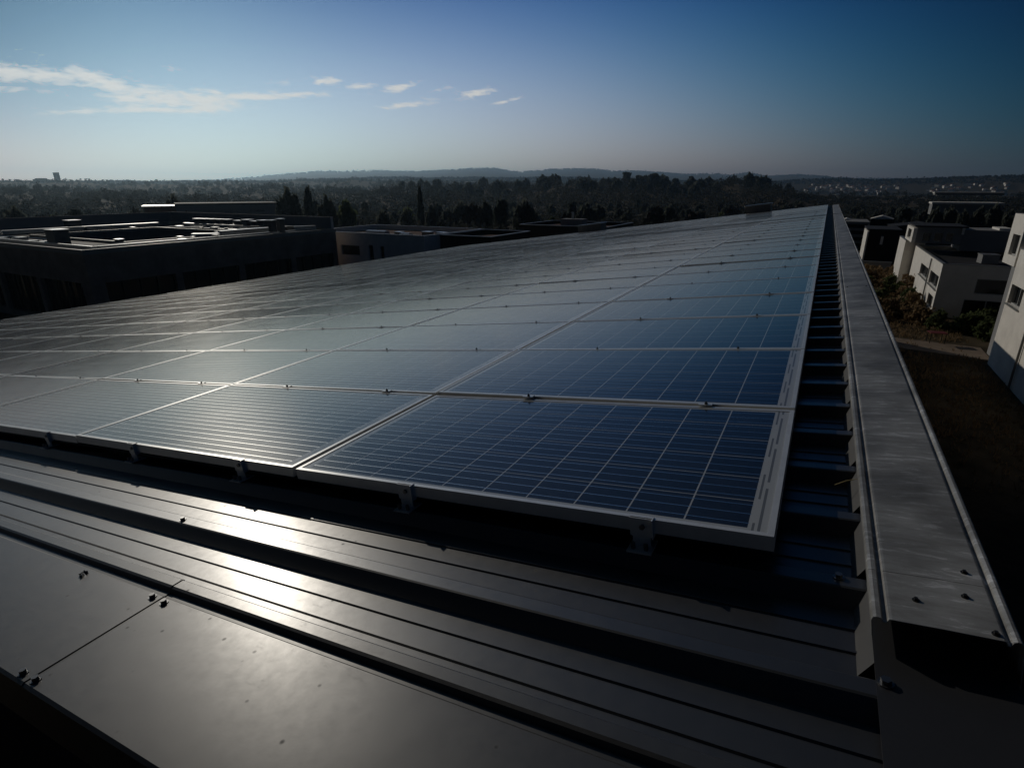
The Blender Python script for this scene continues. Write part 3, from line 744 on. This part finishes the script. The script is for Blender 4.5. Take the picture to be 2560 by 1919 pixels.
# right-hand side: white houses
h1 = empty('white_garden_house', (0, 0, 0), (0, 0, 0), 'white house with a pair of wide upper windows above brown shrubs', 'house')
house(h1, 9.04, 25, 56.3, 74.2, GZ, -5.2, 'wall_w', 'bitumen', west=[(56.7, 61.2, -7.35, -6.25), (62.0, 67.4, -7.35, -6.3), (57.0, 59.6, -9.0, -8.0)], south=[(11.5, 15.5, -7.4, -6.2), (17.5, 22, -7.4, -6.2), (11.0, 14.0, -9.3, -7.9), (16, 19, -9.3, -7.9)], par=.3, depth=.25)
h2 = empty('white_terrace_house', (0, 0, 0), (0, 0, 0), 'white house with a boxed upper window standing behind the garden house', 'house')
house(h2, 8.09, 9.9, 74.4, 80.5, GZ, -4.75, 'wall_w', 'bitumen', par=.15, depth=.2)
d = MB(); wall_face(d, 'x', 7.95, 68.72, 74.3, -4.5, -3.1, [(70.2, 72.9, -4.25, -3.35)], .3, -1); d.box((7.951, 68.72, -4.5), (8.25, 68.9, -3.1)); d.box((7.951, 74.12, -4.5), (8.25, 74.3, -3.1)); d.box((7.951, 68.9, -3.25), (8.25, 74.12, -3.1)); d.box((7.951, 68.9, -4.5), (8.25, 74.12, -4.35)); d.build('bay', MT['wall_w'], h2)
window(h2, 'x', 7.95, (70.2, 72.9, -4.25, -3.35), .3, -1, 1)
h2b = MB(); wall_face(h2b, 'y', 68.9, 8.26, 12.0, -4.55, -3.0, [(8.8, 9.5, -4.4, -3.5), (9.75, 10.45, -4.4, -3.5), (10.7, 11.3, -4.4, -3.5)], .3, -1); h2b.box((8.26, 69.25, -4.55), (12.0, 74, -3.001)); h2b.build('upper_storey', MT['wall_g'], h2)
for h in ((8.8, 9.5, -4.4, -3.5), (9.75, 10.45, -4.4, -3.5), (10.7, 11.3, -4.4, -3.5)): window(h2, 'y', 68.9, h, .3, -1, 0)
d = MB(); d.box((8.0, 68.7, -2.997), (12.3, 74.5, -2.86)); d.build('flat_roof', MT['bitumen'], h2)
d = MB(); d.box((11.85, 68.60, -3.6), (12.02, 68.85, -3.0)); d.build('pier', MT['wall_w'], h2)
h3 = empty('grey_annex', (0, 0, 0), (0, 0, 0), 'plain grey block with a white upright panel beside the terrace house', 'building')
d = MB(); d.box((12.1, 69.4, -5.18), (18.5, 74, -3.2)); d.build('wall', MT['wall_g'], h3)
d = MB(); d.box((15.7, 69.1, -4.15), (16.1, 69.38, -3.35)); d.build('end_panel', MT['wall_w'], h3)
d = MB(); d.box((14.9, 70, -3.197), (15.9, 73, -3.0)); d.build('roof_curb', MT['wall_w'], h3)
# tall white house at the edge
h4 = empty('tall_white_house', (0, 0, 0), (0, 0, 0), 'tall white house with an overhanging upper bay beside the path', 'house')
X = 10.18
house(h4, X, 22, 24.0, 41.7, GZ, -2.6, 'wall_w', 'bitumen', west=[(38.9, 41.35, -5.65, -4.55), (33.0, 35.8, -5.65, -4.55), (27.5, 30.5, -5.65, -4.55)], par=.3, depth=.3)
d = MB(); wall_face(d, 'x', X - .02, 42.0, 44.7, -3.65, -.75, [(42.3, 43.9, -3.1, -1.9)], .3, -1)
d.box((X - .019, 42.0, -3.65), (X + .35, 42.25, -.75)); d.box((X - .019, 43.95, -3.65), (X + .35, 44.7, -.75)); d.box((X + .36, 42.0, -3.649), (X + 9, 44.7, -.751))
d.box((X - .019, 42.25, -3.65), (X + .35, 43.95, -3.15)); d.box((X - .019, 42.25, -1.85), (X + .35, 43.95, -.75)); d.build('upper_bay', MT['wall_w'], h4)
window(h4, 'x', X - .02, (42.3, 43.9, -3.1, -1.9), .3, -1, 1)
d = MB(); d.box((X + .5, 41.72, GZ), (X + 9, 44.6, -3.66)); d.build('recessed_wall', MT['wall_g'], h4)
d = MB(); d.box((X - .10, 38.8, -5.73), (X + .0, 41.5, -5.655)); d.build('sill', MT['rim'], h4)
for nm, par_, a_, b_ in (('downpipe', h1, (8.95, 61.6, GZ + .05), (8.95, 61.6, -5.3)), ('downpipe', h4, (X - .09, 36.4, GZ + .05), (X - .09, 36.4, -2.7)), ('downpipe', h1, (16.5, 56.2, GZ + .05), (16.5, 56.2, -5.3))):
    d = MB(); d.cyl(a_, b_, .06, 8); d.build(nm, MT['rim'], par_)
for par_, c_, hs_ in ((h1, 9.04, [(56.7, 61.2, -7.35), (62.0, 67.4, -7.35), (57.0, 59.6, -9.0)]), (h4, X, [(33.0, 35.8, -5.65), (27.5, 30.5, -5.65)])):
    for y0_, y1_, z_ in hs_:
        d = MB(); d.box((c_ - .10, y0_ - .1, z_ - .075), (c_ - .002, y1_ + .1, z_ - .002)); d.build('sill', MT['rim'], par_)
for x_, y_, w_, h_, lb in ((13.0, 62.0, 1.2, .7, 'grey machine box standing on the roof of the garden house'), (17.5, 66.0, .7, 1.1, 'small chimney standing on the roof of the garden house'), (15.2, 71.5, 1.6, .5, 'flat skylight box at the back of the garden house roof')):
    t = empty('roof_box', (x_, y_, -5.49), (0, 0, .1), lb, 'roof box')
    d = MB(); d.box((-w_ / 2, -w_ / 2, 0), (w_ / 2, w_ / 2, h_)); d.build('casing', MT['wall_g'], t); d = MB(); d.box((-w_ / 2 - .05, -w_ / 2 - .05, h_ + .002), (w_ / 2 + .05, w_ / 2 + .05, h_ + .07)); d.build('cap', MT['rim'], t)
# banded and dark houses further up the street
h5 = empty('banded_building', (0, 0, 0), (0, 0, 0), 'distant building with pale horizontal floor bands beyond the capping', 'building')
for i in range(4): d = MB(); d.box((2.6, 120, -5.6 - i * 1.1), (7.1, 130, -5.15 - i * 1.1)); d.build('floor_band', MT['wall_g'], h5)
d = MB(); d.box((2.8, 120.3, GZ), (6.9, 130, -5.16)); d.build('wall', MT['wall_d'], h5)
h6 = empty('dark_roofed_house', (0, 0, 0), (0, 0, 0), 'low house with a dark flat roof and a white end wall', 'house')
d = MB(); d.box((5.75, 95, GZ), (9.5, 103, -5.0)); d.build('wall', MT['wall_d'], h6)
d = MB(); d.box((5.55, 94.9, GZ), (5.74, 103, -5.2)); d.build('end_wall', MT['wall_w'], h6)
d = MB(); d.box((7.3, 94.5, -6.9), (7.6, 94.95, -5.8)); d.build('pier', MT['wall_w'], h6)
d = MB(); d.box((5.5, 94.8, -4.997), (9.7, 103.1, -4.85)); d.build('roof', MT['bitumen'], h6)
h7 = empty('grey_garden_wall', (0, 0, 0), (0, 0, 0), 'low grey garden wall crossing behind the brown shrubs', 'wall')
d = MB(); d.box((4.0, 84.5, GZ), (8.2, 84.8, -8.3)); d.build('wall', MT['wall_g'], h7); d = MB(); d.box((3.95, 84.45, -8.297), (8.25, 84.85, -8.2)); d.build('coping', MT['rim'], h7)
h8 = empty('long_white_building', (0, 0, 0), (0, 0, 0), 'long low building with a bright white roof edge among dark trees up the slope', 'building')
d = MB(); wall_face(d, 'y', 0, 0, 17.5, 0, 3.3, [(.6 + 2.1 * k3, 2.1 + 2.1 * k3, .9, 2.7) for k3 in range(8)], .25, -1); d.box((0, .26, 0), (17.5, 9, 3.299)); d.build('wall', MT['wall_g'], h8, loc=(29.5, 228, -7.75), rot=(0, 0, R(-2)))
d = MB(); d.box((-.3, -.6, 3.303), (17.8, 9.2, 3.85)); d.build('roof', MT['wall_w'], h8, loc=(29.5, 228, -7.75), rot=(0, 0, R(-2)))
h9 = empty('long_pale_shed', (0, 0, 0), (0, 0, 0), 'long thin pale shed roof on the slope above the white building', 'shed')
d = MB(); d.box((0, 0, 1.1), (26, 9, 2.0)); d.build('wall', MT['wall_g'], h9, loc=(44.5, 345, -4.1), rot=(0, 0, R(-2)))
d = MB(); d.box((-.3, -.3, 2.003), (26.3, 9.2, 2.35)); d.build('roof', MT['wall_w'], h9, loc=(44.5, 345, -4.1), rot=(0, 0, R(-2)))
for (x, y, z, w, dd, h, lb) in ((3.6, 128, GZ, 3, 5, 4.6, 'small pale shed just beyond the capping end'), (9.6, 131, GZ, 3.4, 4, 5.1, 'small house with a bright sloping roof beyond the dark house'), (14.5, 118, GZ, 9, 6, 4.6, 'low dark roofed workshop beyond the terrace house')):
    t = empty('small_shed', (x, y, z), (0, 0, R(rnd.uniform(-8, 8))), lb, 'shed')
    d = MB(); d.box((-w / 2, -dd / 2, 0), (w / 2, dd / 2, h - .6)); d.build('wall', MT['wall_d'], t)
    d = MB(); d.extr([(-w / 2 - .2, h - .597), (0, h), (w / 2 + .2, h - .597)], -dd / 2 - .2, dd / 2 + .2, 'v', close=True); d.build('roof', MT['wall_w'] if w < 5 else MT['bitumen'], t)

# garden table by the path
t = empty('garden_table', (8.1, 46.2, GZ), (0, 0, .2), 'small dark red garden table on thin legs beside the path', 'table')
d = MB(); d.box((-.5, -.35, .70), (.5, .35, .75)); d.build('tabletop', MT['red'], t)
for x in (-.44, .44):
    for y in (-.3, .3): d = MB(); d.cyl((x, y, .006), (x, y, .698), .025, 6); d.build('leg', MT['bolt'], t)
d = MB(); d.quad((4.5, 43.6, GZ + .012), (10.6, 42.6, GZ + .012), (10.6, 46.0, GZ + .012), (4.5, 46.6, GZ + .012))
tag(d.build('path', MT['path']), None, None, None, 'structure')

# ------------------------------------------------------------------ terrain
AZ = {
    'pl': [(-180, .2), (-75, .35), (-68.7, .36), (-65, .36), (-61.4, .22), (-57.4, .30), (-53.6, .42), (-50.5, .42), (-47.3, .52), (-38.3, .62), (-27.4, .45), (-12.5, .1), (-2.4, -.35), (0, -.55), (12.5, -.6), (25, -.3), (180, .2)],
    'mid': [(-180, .25), (-60, .3), (-50, .45), (-40, .7), (-32, .8), (-25, .75), (-14, .55), (-9, .45), (-4, .35), (.6, .62), (2.8, .52), (4.2, .48), (6.9, .58), (8.6, .66), (11.4, .72), (14, .6), (25, .4), (180, .25)],
    'far': [(-180, .5), (-75, .2), (-60, .28), (-55.7, .37), (-52.6, .61), (-49.4, .92), (-46.2, 1.22), (-43, 1.25), (-40.6, 1.33), (-36.9, 1.26), (-34.5, 1.42), (-32.3, 1.56), (-30, 1.58), (-27.4, 1.24), (-25.3, 1.42), (-23, 1.55), (-20.2, 1.5), (-18.5, 1.29), (-16.9, 1.35),
            (-13.6, 1.13), (-11.3, .98), (-9.5, 1.07), (-8.3, .9), (-6.7, 1.09), (-5, .8), (-3.2, .9), (-1.7, .88), (.6, .6), (12, .4), (25, .4), (180, .5)],
    'nh': [(-180, 0), (-45, 0), (-41, .3), (-38.5, .7), (-36, .95), (-33, .95), (-30, .7), (-26, .75), (-23, 1.05), (-20.8, 1.3), (-17, 1.35), (-14, 1.15), (-11, .95), (-9.6, .9), (-7.3, 1.0), (-5.6, 1.0), (-4.3, .75), (-2.3, .35), (-.4, .08), (1.2, 0), (180, 0)],
}


def prof_at(key, a):
    t = AZ[key]
    return float(np.interp(a, [x[0] for x in t], [x[1] for x in t]))


def ground_z(r, a):
    """ground height (world z) at distance r and azimuth a (degrees) round the hall"""
    e = lambda R_, deg: CAM.z + R_ * math.tan(R(deg))
    ks = [(0, GZ), (120, GZ), (180, -11.5), (300, e(300, -3.0)), (500, e(500, -2.15)), (900, e(900, -1.05)), (1500, e(1500, .5 * prof_at('pl', a) - .50)), (2600, e(2600, prof_at('pl', a) - .12)),
          (2850, e(2850, prof_at('pl', a) - .15)), (3300, e(3300, prof_at('mid', a))), (4600, e(4600, prof_at('mid', a) - .25)), (9000, e(9000, prof_at('far', a))), (12500, e(12500, prof_at('far', a) - .5))]
    z = float(np.interp(r, [k[0] for k in ks], [k[1] for k in ks]))
    nh = prof_at('nh', a)
    if nh > 0: z += math.tan(R(nh)) * 800 * math.exp(-((r - 800) / 190) ** 2)
    if 330 < r < 4200:
        w = min(1, (r - 330) / 250) * (1 if r < 1900 else max(.25, 1 - (r - 1900) / 900)) * min(1, max(0, (-1.0 - a) / 3) + .25)
        z += r * .0040 * w * (math.sin(a * .33 + r * .0046) + .65 * math.sin(a * .83 - r * .0071 + 1.3) + .4 * math.sin(a * 1.9 + r * .013))
    return z


d = MB()
rs = [0, 40, 90, 150, 200, 260, 330, 400, 480, 560, 640, 720, 800, 880, 980, 1100, 1250, 1400, 1600, 1800, 2050, 2300, 2600, 2850, 3050, 3300, 3700, 4200, 4800, 5400, 6200, 7000, 8000, 8600, 9000, 9400, 10500, 12000]
azs = list(np.arange(-180, -78, 6.0)) + list(np.arange(-78, 20, .35)) + list(np.arange(20, 180, 6.0))
na = len(azs); jit = random.Random(3)
for r in rs:
    for a in azs:
        z = ground_z(r, a)
        if r > 500: z += r * (.00035 if r < 4000 else .00045) * math.sin(a * 3.1 + r * .01) * math.sin(a * 1.37 + r * .003) + r * .00025 * (jit.random() - .5)
        d.v.append((r * math.sin(R(a)), r * math.cos(R(a)), z))
for i in range(len(rs) - 1):
    for j in range(na):
        k2 = (j + 1) % na
        d.f.append((i * na + j, i * na + k2, (i + 1) * na + k2, (i + 1) * na + j)); d.m.append(0)
tag(d.build('ground', MT['ground']), None, None, None, 'structure')

# ------------------------------------------------------------------ trees


def leaf_cloud(rng, n, shape, size, clumps):
    """n small leaf quads in clumps through a crown; shape(t) -> radius at height fraction t (0..1); crown height 1"""
    V = np.zeros((n * 4, 3)); cen = []
    for _ in range(clumps):
        t = rng.random() ** .85; rad = shape(t); a = rng.random() * 2 * math.pi; q = math.sqrt(rng.random()) * rad
        cen.append((q * math.cos(a), q * math.sin(a), t))
    for i in range(n):
        c = cen[int(rng.random() * clumps)]
        s = .11 + .08 * rng.random()
        p = np.array([c[0] + rng.normal() * s * .8, c[1] + rng.normal() * s * .8, c[2] + rng.normal() * s * .55])
        x = rng.normal(size=3); x /= np.linalg.norm(x); y = np.cross(x, rng.normal(size=3)); y /= np.linalg.norm(y)
        sz = size * (.6 + .8 * rng.random())
        V[i * 4:i * 4 + 4] = [p - x * sz - y * sz * .6, p + x * sz - y * sz * .6, p + x * sz * .7 + y * sz * .6, p - x * sz * .7 + y * sz * .6]
    return V


def quads_mesh(name, V, m):
    n = len(V) // 4
    me = bpy.data.meshes.new(name); me.vertices.add(len(V)); me.vertices.foreach_set('co', np.asarray(V, dtype=np.float32).ravel())
    me.loops.add(n * 4); me.loops.foreach_set('vertex_index', np.arange(n * 4, dtype=np.int32))
    me.polygons.add(n); me.polygons.foreach_set('loop_start', np.arange(0, n * 4, 4, dtype=np.int32)); me.polygons.foreach_set('loop_total', np.full(n, 4, dtype=np.int32))
    me.update(calc_edges=True); me.materials.append(m)
    return me


rng = np.random.default_rng(11)
KINDS = {}


def make_kind(key, shape, n, size, clumps, m, h, w, base, limbs):
    V = leaf_cloud(rng, n, shape, size, clumps); V[:, 0] *= w; V[:, 1] *= w; V[:, 2] = base + V[:, 2] * (h - base)
    cm_ = quads_mesh('crown', V, m)
    d = MB(); d.cyl((0, 0, -.4), (0, 0, h * .55), h * .022, 7, h * .012); d.cyl((0, 0, h * .55), (.05, .03, h * .9), h * .012, 6, h * .003)
    for i in range(limbs):
        a = i * 2.4 + .3; z = base + (h - base) * (.08 + .6 * i / max(1, limbs)); d.cyl((0, 0, z), (math.cos(a) * w * .7, math.sin(a) * w * .7, z + h * .16), h * .010, 5, h * .002)
    tm_ = d.mesh('trunk', MT['trunk'])
    KINDS[key] = (cm_, tm_)


make_kind('round', lambda t: math.sqrt(max(0, 1 - (2 * t - .9) ** 2 / 1.25)), 900, .30, 46, MT['leaf'], 10, 3.6, 2.2, 7)
make_kind('pine', lambda t: .35 + .75 * t if t < .75 else 1.0 - (t - .75) * 2.0, 850, .28, 38, MT['leafp'], 12, 3.4, 5.0, 7)
make_kind('spire', lambda t: max(.08, .95 * (1 - t) ** .8), 1000, .24, 60, MT['leafp'], 14, 2.2, .8, 4)
make_kind('cypress', lambda t: .9 * math.sin(math.pi * min(.97, .12 + .86 * t)) ** .7, 800, .2, 60, MT['leafp'], 12, .95, .5, 3)
make_kind('bare', lambda t: .5 + .6 * math.sin(math.pi * t), 520, .17, 60, MT['twig'], 10, 3.3, 2.4, 12)
make_kind('pale', lambda t: .45 + .6 * math.sin(math.pi * t), 620, .22, 42, MT['leafy'], 9, 2.9, 1.8, 8)
KN = {'round': 'leafy_tree', 'pine': 'pine_tree', 'spire': 'conifer_tree', 'cypress': 'cypress_tree', 'bare': 'bare_tree', 'pale': 'pale_tree'}


def tree(kind, x, y, z, s, label, group=None, sx=1.0):
    t = empty(KN[kind], (x, y, z), (0, 0, rnd.uniform(0, 6.28)), label, 'tree', group)
    t.scale = (s * sx, s * sx, s)
    cm_, tm_ = KINDS[kind]
    link('crown', cm_, t); link('trunk', tm_, t)
    return t


def at_polar(r, a): return r * math.sin(R(a)), r * math.cos(R(a)), ground_z(r, a)


def place(kind, r, a, top_el, label, sx=1.0):
    """tree at distance r, azimuth a from the camera, tall enough to reach the elevation top_el seen from the roof"""
    x, y = CAM.x + r * math.sin(R(a)), CAM.y + r * math.cos(R(a)); rr = math.hypot(x, y); z = ground_z(rr, math.degrees(math.atan2(x, y)))
    h0 = {'round': 11.8, 'pine': 13.6, 'spire': 16.4, 'cypress': 13.6, 'bare': 11.8, 'pale': 10.6}[kind]
    return tree(kind, x, y, z, (CAM.z + r * math.tan(R(top_el)) - z) / h0, label, None, sx)


place('spire', 165, -37.0, -.35, 'tall slender dark conifer rising above the dark block roof', .8)
place('round', 160, -38.4, -2.2, 'dark bushy tree directly left of the slender conifer', .8)
place('round', 158, -36.0, -2.0, 'reddish dark bushy tree directly right of the slender conifer', .8)
place('round', 120, -26.9, -1.6, 'round dark evergreen tree behind the black low building', .95)
place('round', 150, -48.9, -.6, 'tall dark tree left of the white end post', .85)
place('spire', 152, -47.2, -.45, 'pointed dark conifer just right of the tall dark tree', 1.3)
place('round', 130, -45.6, -1.2, 'dark round-headed tree behind the white end post', .7)
place('pale', 132, -44.0, -1.4, 'pale green tree right of the round-headed tree', .9)
place('round', 190, -57.9, -1.0, 'dark tree standing beside the red clad building', .8)
place('bare', 118, -22.5, -2.4, 'bare brown tree right of the round evergreen', 1.2)
for a_, r_, e_, lb in ((7.7, 205, -1.75, 'leftmost dark tree before the long low building'), (8.6, 212, -1.6, 'second dark tree before the long low building'), (9.5, 208, -1.9, 'middle low tree before the long low building'), (10.4, 210, -1.65, 'dark tree right of centre before the long low building'), (11.3, 206, -1.5, 'tallest dark tree near the right end of the long low building'), (12.2, 204, -1.8, 'rightmost dark tree before the long low building')):
    place('round', r_, a_, e_, lb, .75)
place('pine', 900, -3.3, .2, 'flat dark pine on the crest of the wooded hill', 1.0)
# the wood beyond the roofs: nearest trees singly, the rest as one mass
N_SINGLE = 226
LBL = {'round': 'dark leafy tree within the wood beyond the roofs', 'pine': 'dark pine within the wood beyond the roofs', 'bare': 'bare brownish tree within the wood beyond the roofs', 'spire': 'pointed conifer within the wood beyond the roofs', 'pale': 'pale leafy tree within the wood beyond the roofs'}
GRP = {'round': 'leafy trees of the wood', 'pine': 'pines of the wood', 'bare': 'bare trees of the wood', 'spire': 'conifers of the wood', 'pale': 'pale trees of the wood'}
n = 0
boxes = [(-160, -120, 75, 118), (26, 50, 222, 240), (42, 74, 335, 356), (0, 22, 110, 138)]
while n < N_SINGLE:
    q = rnd.random(); r = 135 + 330 * q ** .9
    a = rnd.uniform(-71, 13.5)
    x, y, z = at_polar(r, a)
    if any(b[0] < x < b[1] and b[2] < y < b[3] for b in boxes): continue
    if a > -3 and r < 210: continue
    kd = rnd.choices(['round', 'pine', 'bare', 'spire', 'pale'], [.44, .20, .26, .01, .09])[0]
    tree(kd, x, y, z, rnd.uniform(.32, .62) * (.8 if kd == 'spire' else 1), LBL[kd], GRP[kd], rnd.uniform(.85, 1.25)); n += 1
while n < N_SINGLE + 58:                      # big pines along the crest of the wooded hill
    a = rnd.uniform(-39, -3.5); r = rnd.uniform(640, 830); x, y, z = at_polar(r, a)
    kd = rnd.choice(['pine', 'round', 'round'])
    tree(kd, x, y, z, rnd.uniform(.9, 1.35), LBL[kd].replace('within the wood beyond the roofs', 'on the crest of the wooded hill'), GRP[kd].replace('of the wood', 'on the hill crest'), rnd.uniform(1.1, 1.6)); n += 1
VV = []
for i in range(6500):
    q = rng.random(); r = 430 * (2750 / 430) ** (q ** .8); a = -73 + 88 * rng.random()
    x, y, z = at_polar(r, a)
    nh = prof_at('nh', a)
    if a > -2.5 and 1100 < r < 2400 and rng.random() < .85: continue
    h = (6 + 7 * rng.random()) * (.45 if a > -2.8 and r < 1100 else 1); w = 2.6 + 2.6 * rng.random()
    m = 56 if r < 900 else 40
    s = (.48 if r < 900 else .72)
    P = rng.normal(size=(m, 3)); P /= np.linalg.norm(P, axis=1)[:, None]; P *= (.55 + .45 * rng.random((m, 1)))
    P[:, :2] *= w; P[:, 2] = h * .58 + P[:, 2] * h * .42
    x1_ = rng.normal(size=(m, 3)); x1_ /= np.linalg.norm(x1_, axis=1)[:, None]
    y1_ = np.cross(x1_, rng.normal(size=(m, 3))); y1_ /= np.linalg.norm(y1_, axis=1)[:, None]
    sz = s * (.6 + .8 * rng.random((m, 1)))
    P += np.array([x, y, z])
    Q = np.stack([P - x1_ * sz - y1_ * sz, P + x1_ * sz - y1_ * sz, P + x1_ * sz + y1_ * sz, P - x1_ * sz + y1_ * sz], 1).reshape(-1, 3)
    VV.append(Q)
for i in range(2600):
    r = 112 + 420 * rng.random() ** .8; a = -72 + 86 * rng.random()
    x, y, z = at_polar(r, a)
    if a > -3 and r < 215: continue
    if any(b[0] - 3 < x < b[1] + 3 and b[2] - 3 < y < b[3] + 3 for b in boxes): continue
    h = 1.6 + 2.6 * rng.random(); w = 1.6 + 1.6 * rng.random(); m = 34
    P = rng.normal(size=(m, 3)); P /= np.linalg.norm(P, axis=1)[:, None]; P *= (.4 + .6 * rng.random((m, 1))); P[:, :2] *= w; P[:, 2] = h * .5 + P[:, 2] * h * .5
    x1_ = rng.normal(size=(m, 3)); x1_ /= np.linalg.norm(x1_, axis=1)[:, None]; y1_ = np.cross(x1_, rng.normal(size=(m, 3))); y1_ /= np.linalg.norm(y1_, axis=1)[:, None]
    sz = .34 * (.6 + .8 * rng.random((m, 1))); P += np.array([x, y, z])
    VV.append(np.stack([P - x1_ * sz - y1_ * sz, P + x1_ * sz - y1_ * sz, P + x1_ * sz + y1_ * sz, P - x1_ * sz + y1_ * sz], 1).reshape(-1, 3))
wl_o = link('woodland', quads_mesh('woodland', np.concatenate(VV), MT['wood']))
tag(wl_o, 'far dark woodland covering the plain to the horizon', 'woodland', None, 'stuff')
# tree line on the far crests
VV = []
for i in range(12000):
    a = -73 + 88 * rng.random(); R_ = [3250, 8950, 3300, 3000, 2750, 3200][i % 6] + 300 * rng.normal() * (.3 if i % 6 < 3 else .6)
    if a > -3 and 2400 < R_ < 3130: continue
    x, y, z = at_polar(R_, a); m = 5; sc = R_ / 4800
    P = rng.normal(size=(m, 3)) * np.array([6, 6, 3.2]) * sc * (.5 + rng.random()) + np.array([x, y, z + 3 * sc])
    sz = 3.2 * sc * (.5 + rng.random((m, 1)))
    x1_ = rng.normal(size=(m, 3)); x1_ /= np.linalg.norm(x1_, axis=1)[:, None]; y1_ = np.cross(x1_, rng.normal(size=(m, 3))); y1_ /= np.linalg.norm(y1_, axis=1)[:, None]
    VV.append(np.stack([P - x1_ * sz - y1_ * sz, P + x1_ * sz - y1_ * sz, P + x1_ * sz + y1_ * sz, P - x1_ * sz + y1_ * sz], 1).reshape(-1, 3))
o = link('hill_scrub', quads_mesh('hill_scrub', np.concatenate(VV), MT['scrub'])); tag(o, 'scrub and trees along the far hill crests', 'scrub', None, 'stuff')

# shrubs in the garden below the parapet


def shrub_mesh(name, n, m, w, h):
    V = leaf_cloud(rng, n, lambda t: math.sqrt(max(0.02, 1 - t * t)), .10, 22); V[:, 0] *= w; V[:, 1] *= w; V[:, 2] *= h
    V[:, 2] = np.maximum(V[:, 2], .02)
    return quads_mesh(name, V, m)


sh1, sh2 = shrub_mesh('foliage', 520, MT['dry'], 1.0, 1.3), shrub_mesh('foliage', 520, MT['leafy'], 1.0, 1.2)
stm = MB()
for i in range(5): stm.cyl((0, 0, 0), (math.cos(i * 1.3) * .4, math.sin(i * 1.3) * .4, .8), .03, 5, .01)
stm = stm.mesh('stem', MT['trunk'])
n = 0
while n < 60:
    x, y = rnd.uniform(3.2, 8.9), rnd.uniform(50, 83)
    if y < 52 and x < 6: continue
    k2 = rnd.random() < .72
    t = empty('dry_shrub' if k2 else 'green_shrub', (x, y, GZ), (0, 0, rnd.uniform(0, 6)), 'brown dry shrub in the garden strip below the parapet' if k2 else 'green shrub in the garden strip below the parapet', 'shrub', 'dry shrubs in the garden strip' if k2 else 'green shrubs in the garden strip')
    s = rnd.uniform(.55, 1.15); t.scale = (s, s, s * rnd.uniform(.7, 1.1))
    link('foliage', sh1 if k2 else sh2, t); link('stem', stm, t); n += 1
for i in range(16):
    x, y = rnd.uniform(9.6, 15), rnd.uniform(48.5, 55)
    t = empty('hedge_bush', (x, y, GZ), (0, 0, rnd.uniform(0, 6)), 'shaded green bush before the side wall of the garden house', 'bush', 'bushes beside the garden house')
    t.scale = (1.1, 1.1, 1.0); link('foliage', sh2, t); link('stem', stm, t)

# dry grass tufts over the yard
VV = []
for i in range(9000):
    x, y = .8 + 9.2 * rng.random(), 22 + 62 * rng.random() ** .8
    if 42.4 < y < 46.8 and rng.random() < .93: continue
    m = 3; hgt = .10 + .22 * rng.random() ** 2
    P = np.array([x, y, GZ + .004]) + rng.normal(size=(m, 3)) * np.array([.06, .06, 0]); aa = rng.random(m) * 6.28
    wv = np.stack([np.cos(aa) * .03, np.sin(aa) * .03, np.zeros(m)], 1); tp = P + np.stack([rng.normal(size=m) * .06, rng.normal(size=m) * .06, np.full(m, hgt)], 1)
    VV.append(np.stack([P - wv, P + wv, tp + wv * .3, tp - wv * .3], 1).reshape(-1, 3))
o = link('dry_grass', quads_mesh('dry_grass', np.concatenate(VV), MT['dry'])); tag(o, 'dry grass tufts over the garden yard', 'grass', None, 'stuff')

# village on the far slope
hm, hr = MB(), MB()
hm.box((-5, -4, -1), (5, 4, 4.6)); hr.extr([(-5.5, 4.603), (0, 6.8), (5.5, 4.603)], -4.4, 4.4, 'v', close=True)
hm, hr = hm.mesh('wall', MT['housew']), hr.mesh('roof', MT['rooft'])
for i in range(120):
    a = rnd.choice([rnd.gauss(1.8, 1.2), rnd.uniform(-2.0, 5.2), rnd.uniform(6.8, 12)]); r = rnd.uniform(2860, 3110)
    x, y, z = at_polar(r, a)
    t = empty('village_house', (x, y, z), (0, 0, rnd.uniform(0, 3.1)), 'tiny pale house of the village on the far slope', 'house', 'houses of the far village'); s = rnd.uniform(1.0, 1.9); t.scale = (s, s, s * 1.1)
    link('wall', hm, t); link('roof', hr, t)
# leaning tower and block on the skyline
x, y, z = at_polar(2500, -65.4)
t = empty('skyline_tower', (x, y, z), (0, R(-2), R(30)), 'slim tower block standing on the hazy skyline above the brown building', 'tower')
d = MB(); d.box((-6, -6, 0), (6, 6, 33)); d.build('shaft', MT['wall_g'], t); d = MB(); d.box((-6.3, -6.3, 33.01), (6.3, 6.3, 34)); d.build('roof', MT['bitumen'], t)
x, y, z = at_polar(2520, -66.4)
t = empty('skyline_block', (x, y, z), (0, 0, R(30)), 'low wide block beside the slim tower on the skyline', 'building')
d = MB(); d.box((-22, -8, 0), (22, 8, 11)); d.build('wall', MT['wall_g'], t); d = MB(); d.box((-15, -7, 11.01), (15, 7, 14)); d.build('upper_floor', MT['wall_g'], t)

# ------------------------------------------------------------------ haze
HZ = 9.5e-5  # step5
d = MB(); d.box((-13000, -13000, -60), (13000, 13000, 290))
hz = d.build('haze', None); tag(hz, None, None, None, 'stuff')
m = bpy.data.materials.new('haze_air'); m.use_nodes = True; nt = m.node_tree; nt.nodes.clear()
pv = nt.nodes.new('ShaderNodeVolumePrincipled'); pv.inputs['Density'].default_value = HZ; pv.inputs['Color'].default_value = (.58, .82, 1.0, 1); pv.inputs['Anisotropy'].default_value = .73
out = nt.nodes.new('ShaderNodeOutputMaterial'); nt.links.new(pv.outputs[0], out.inputs['Volume'])
hz.data.materials.clear(); hz.data.materials.append(m)
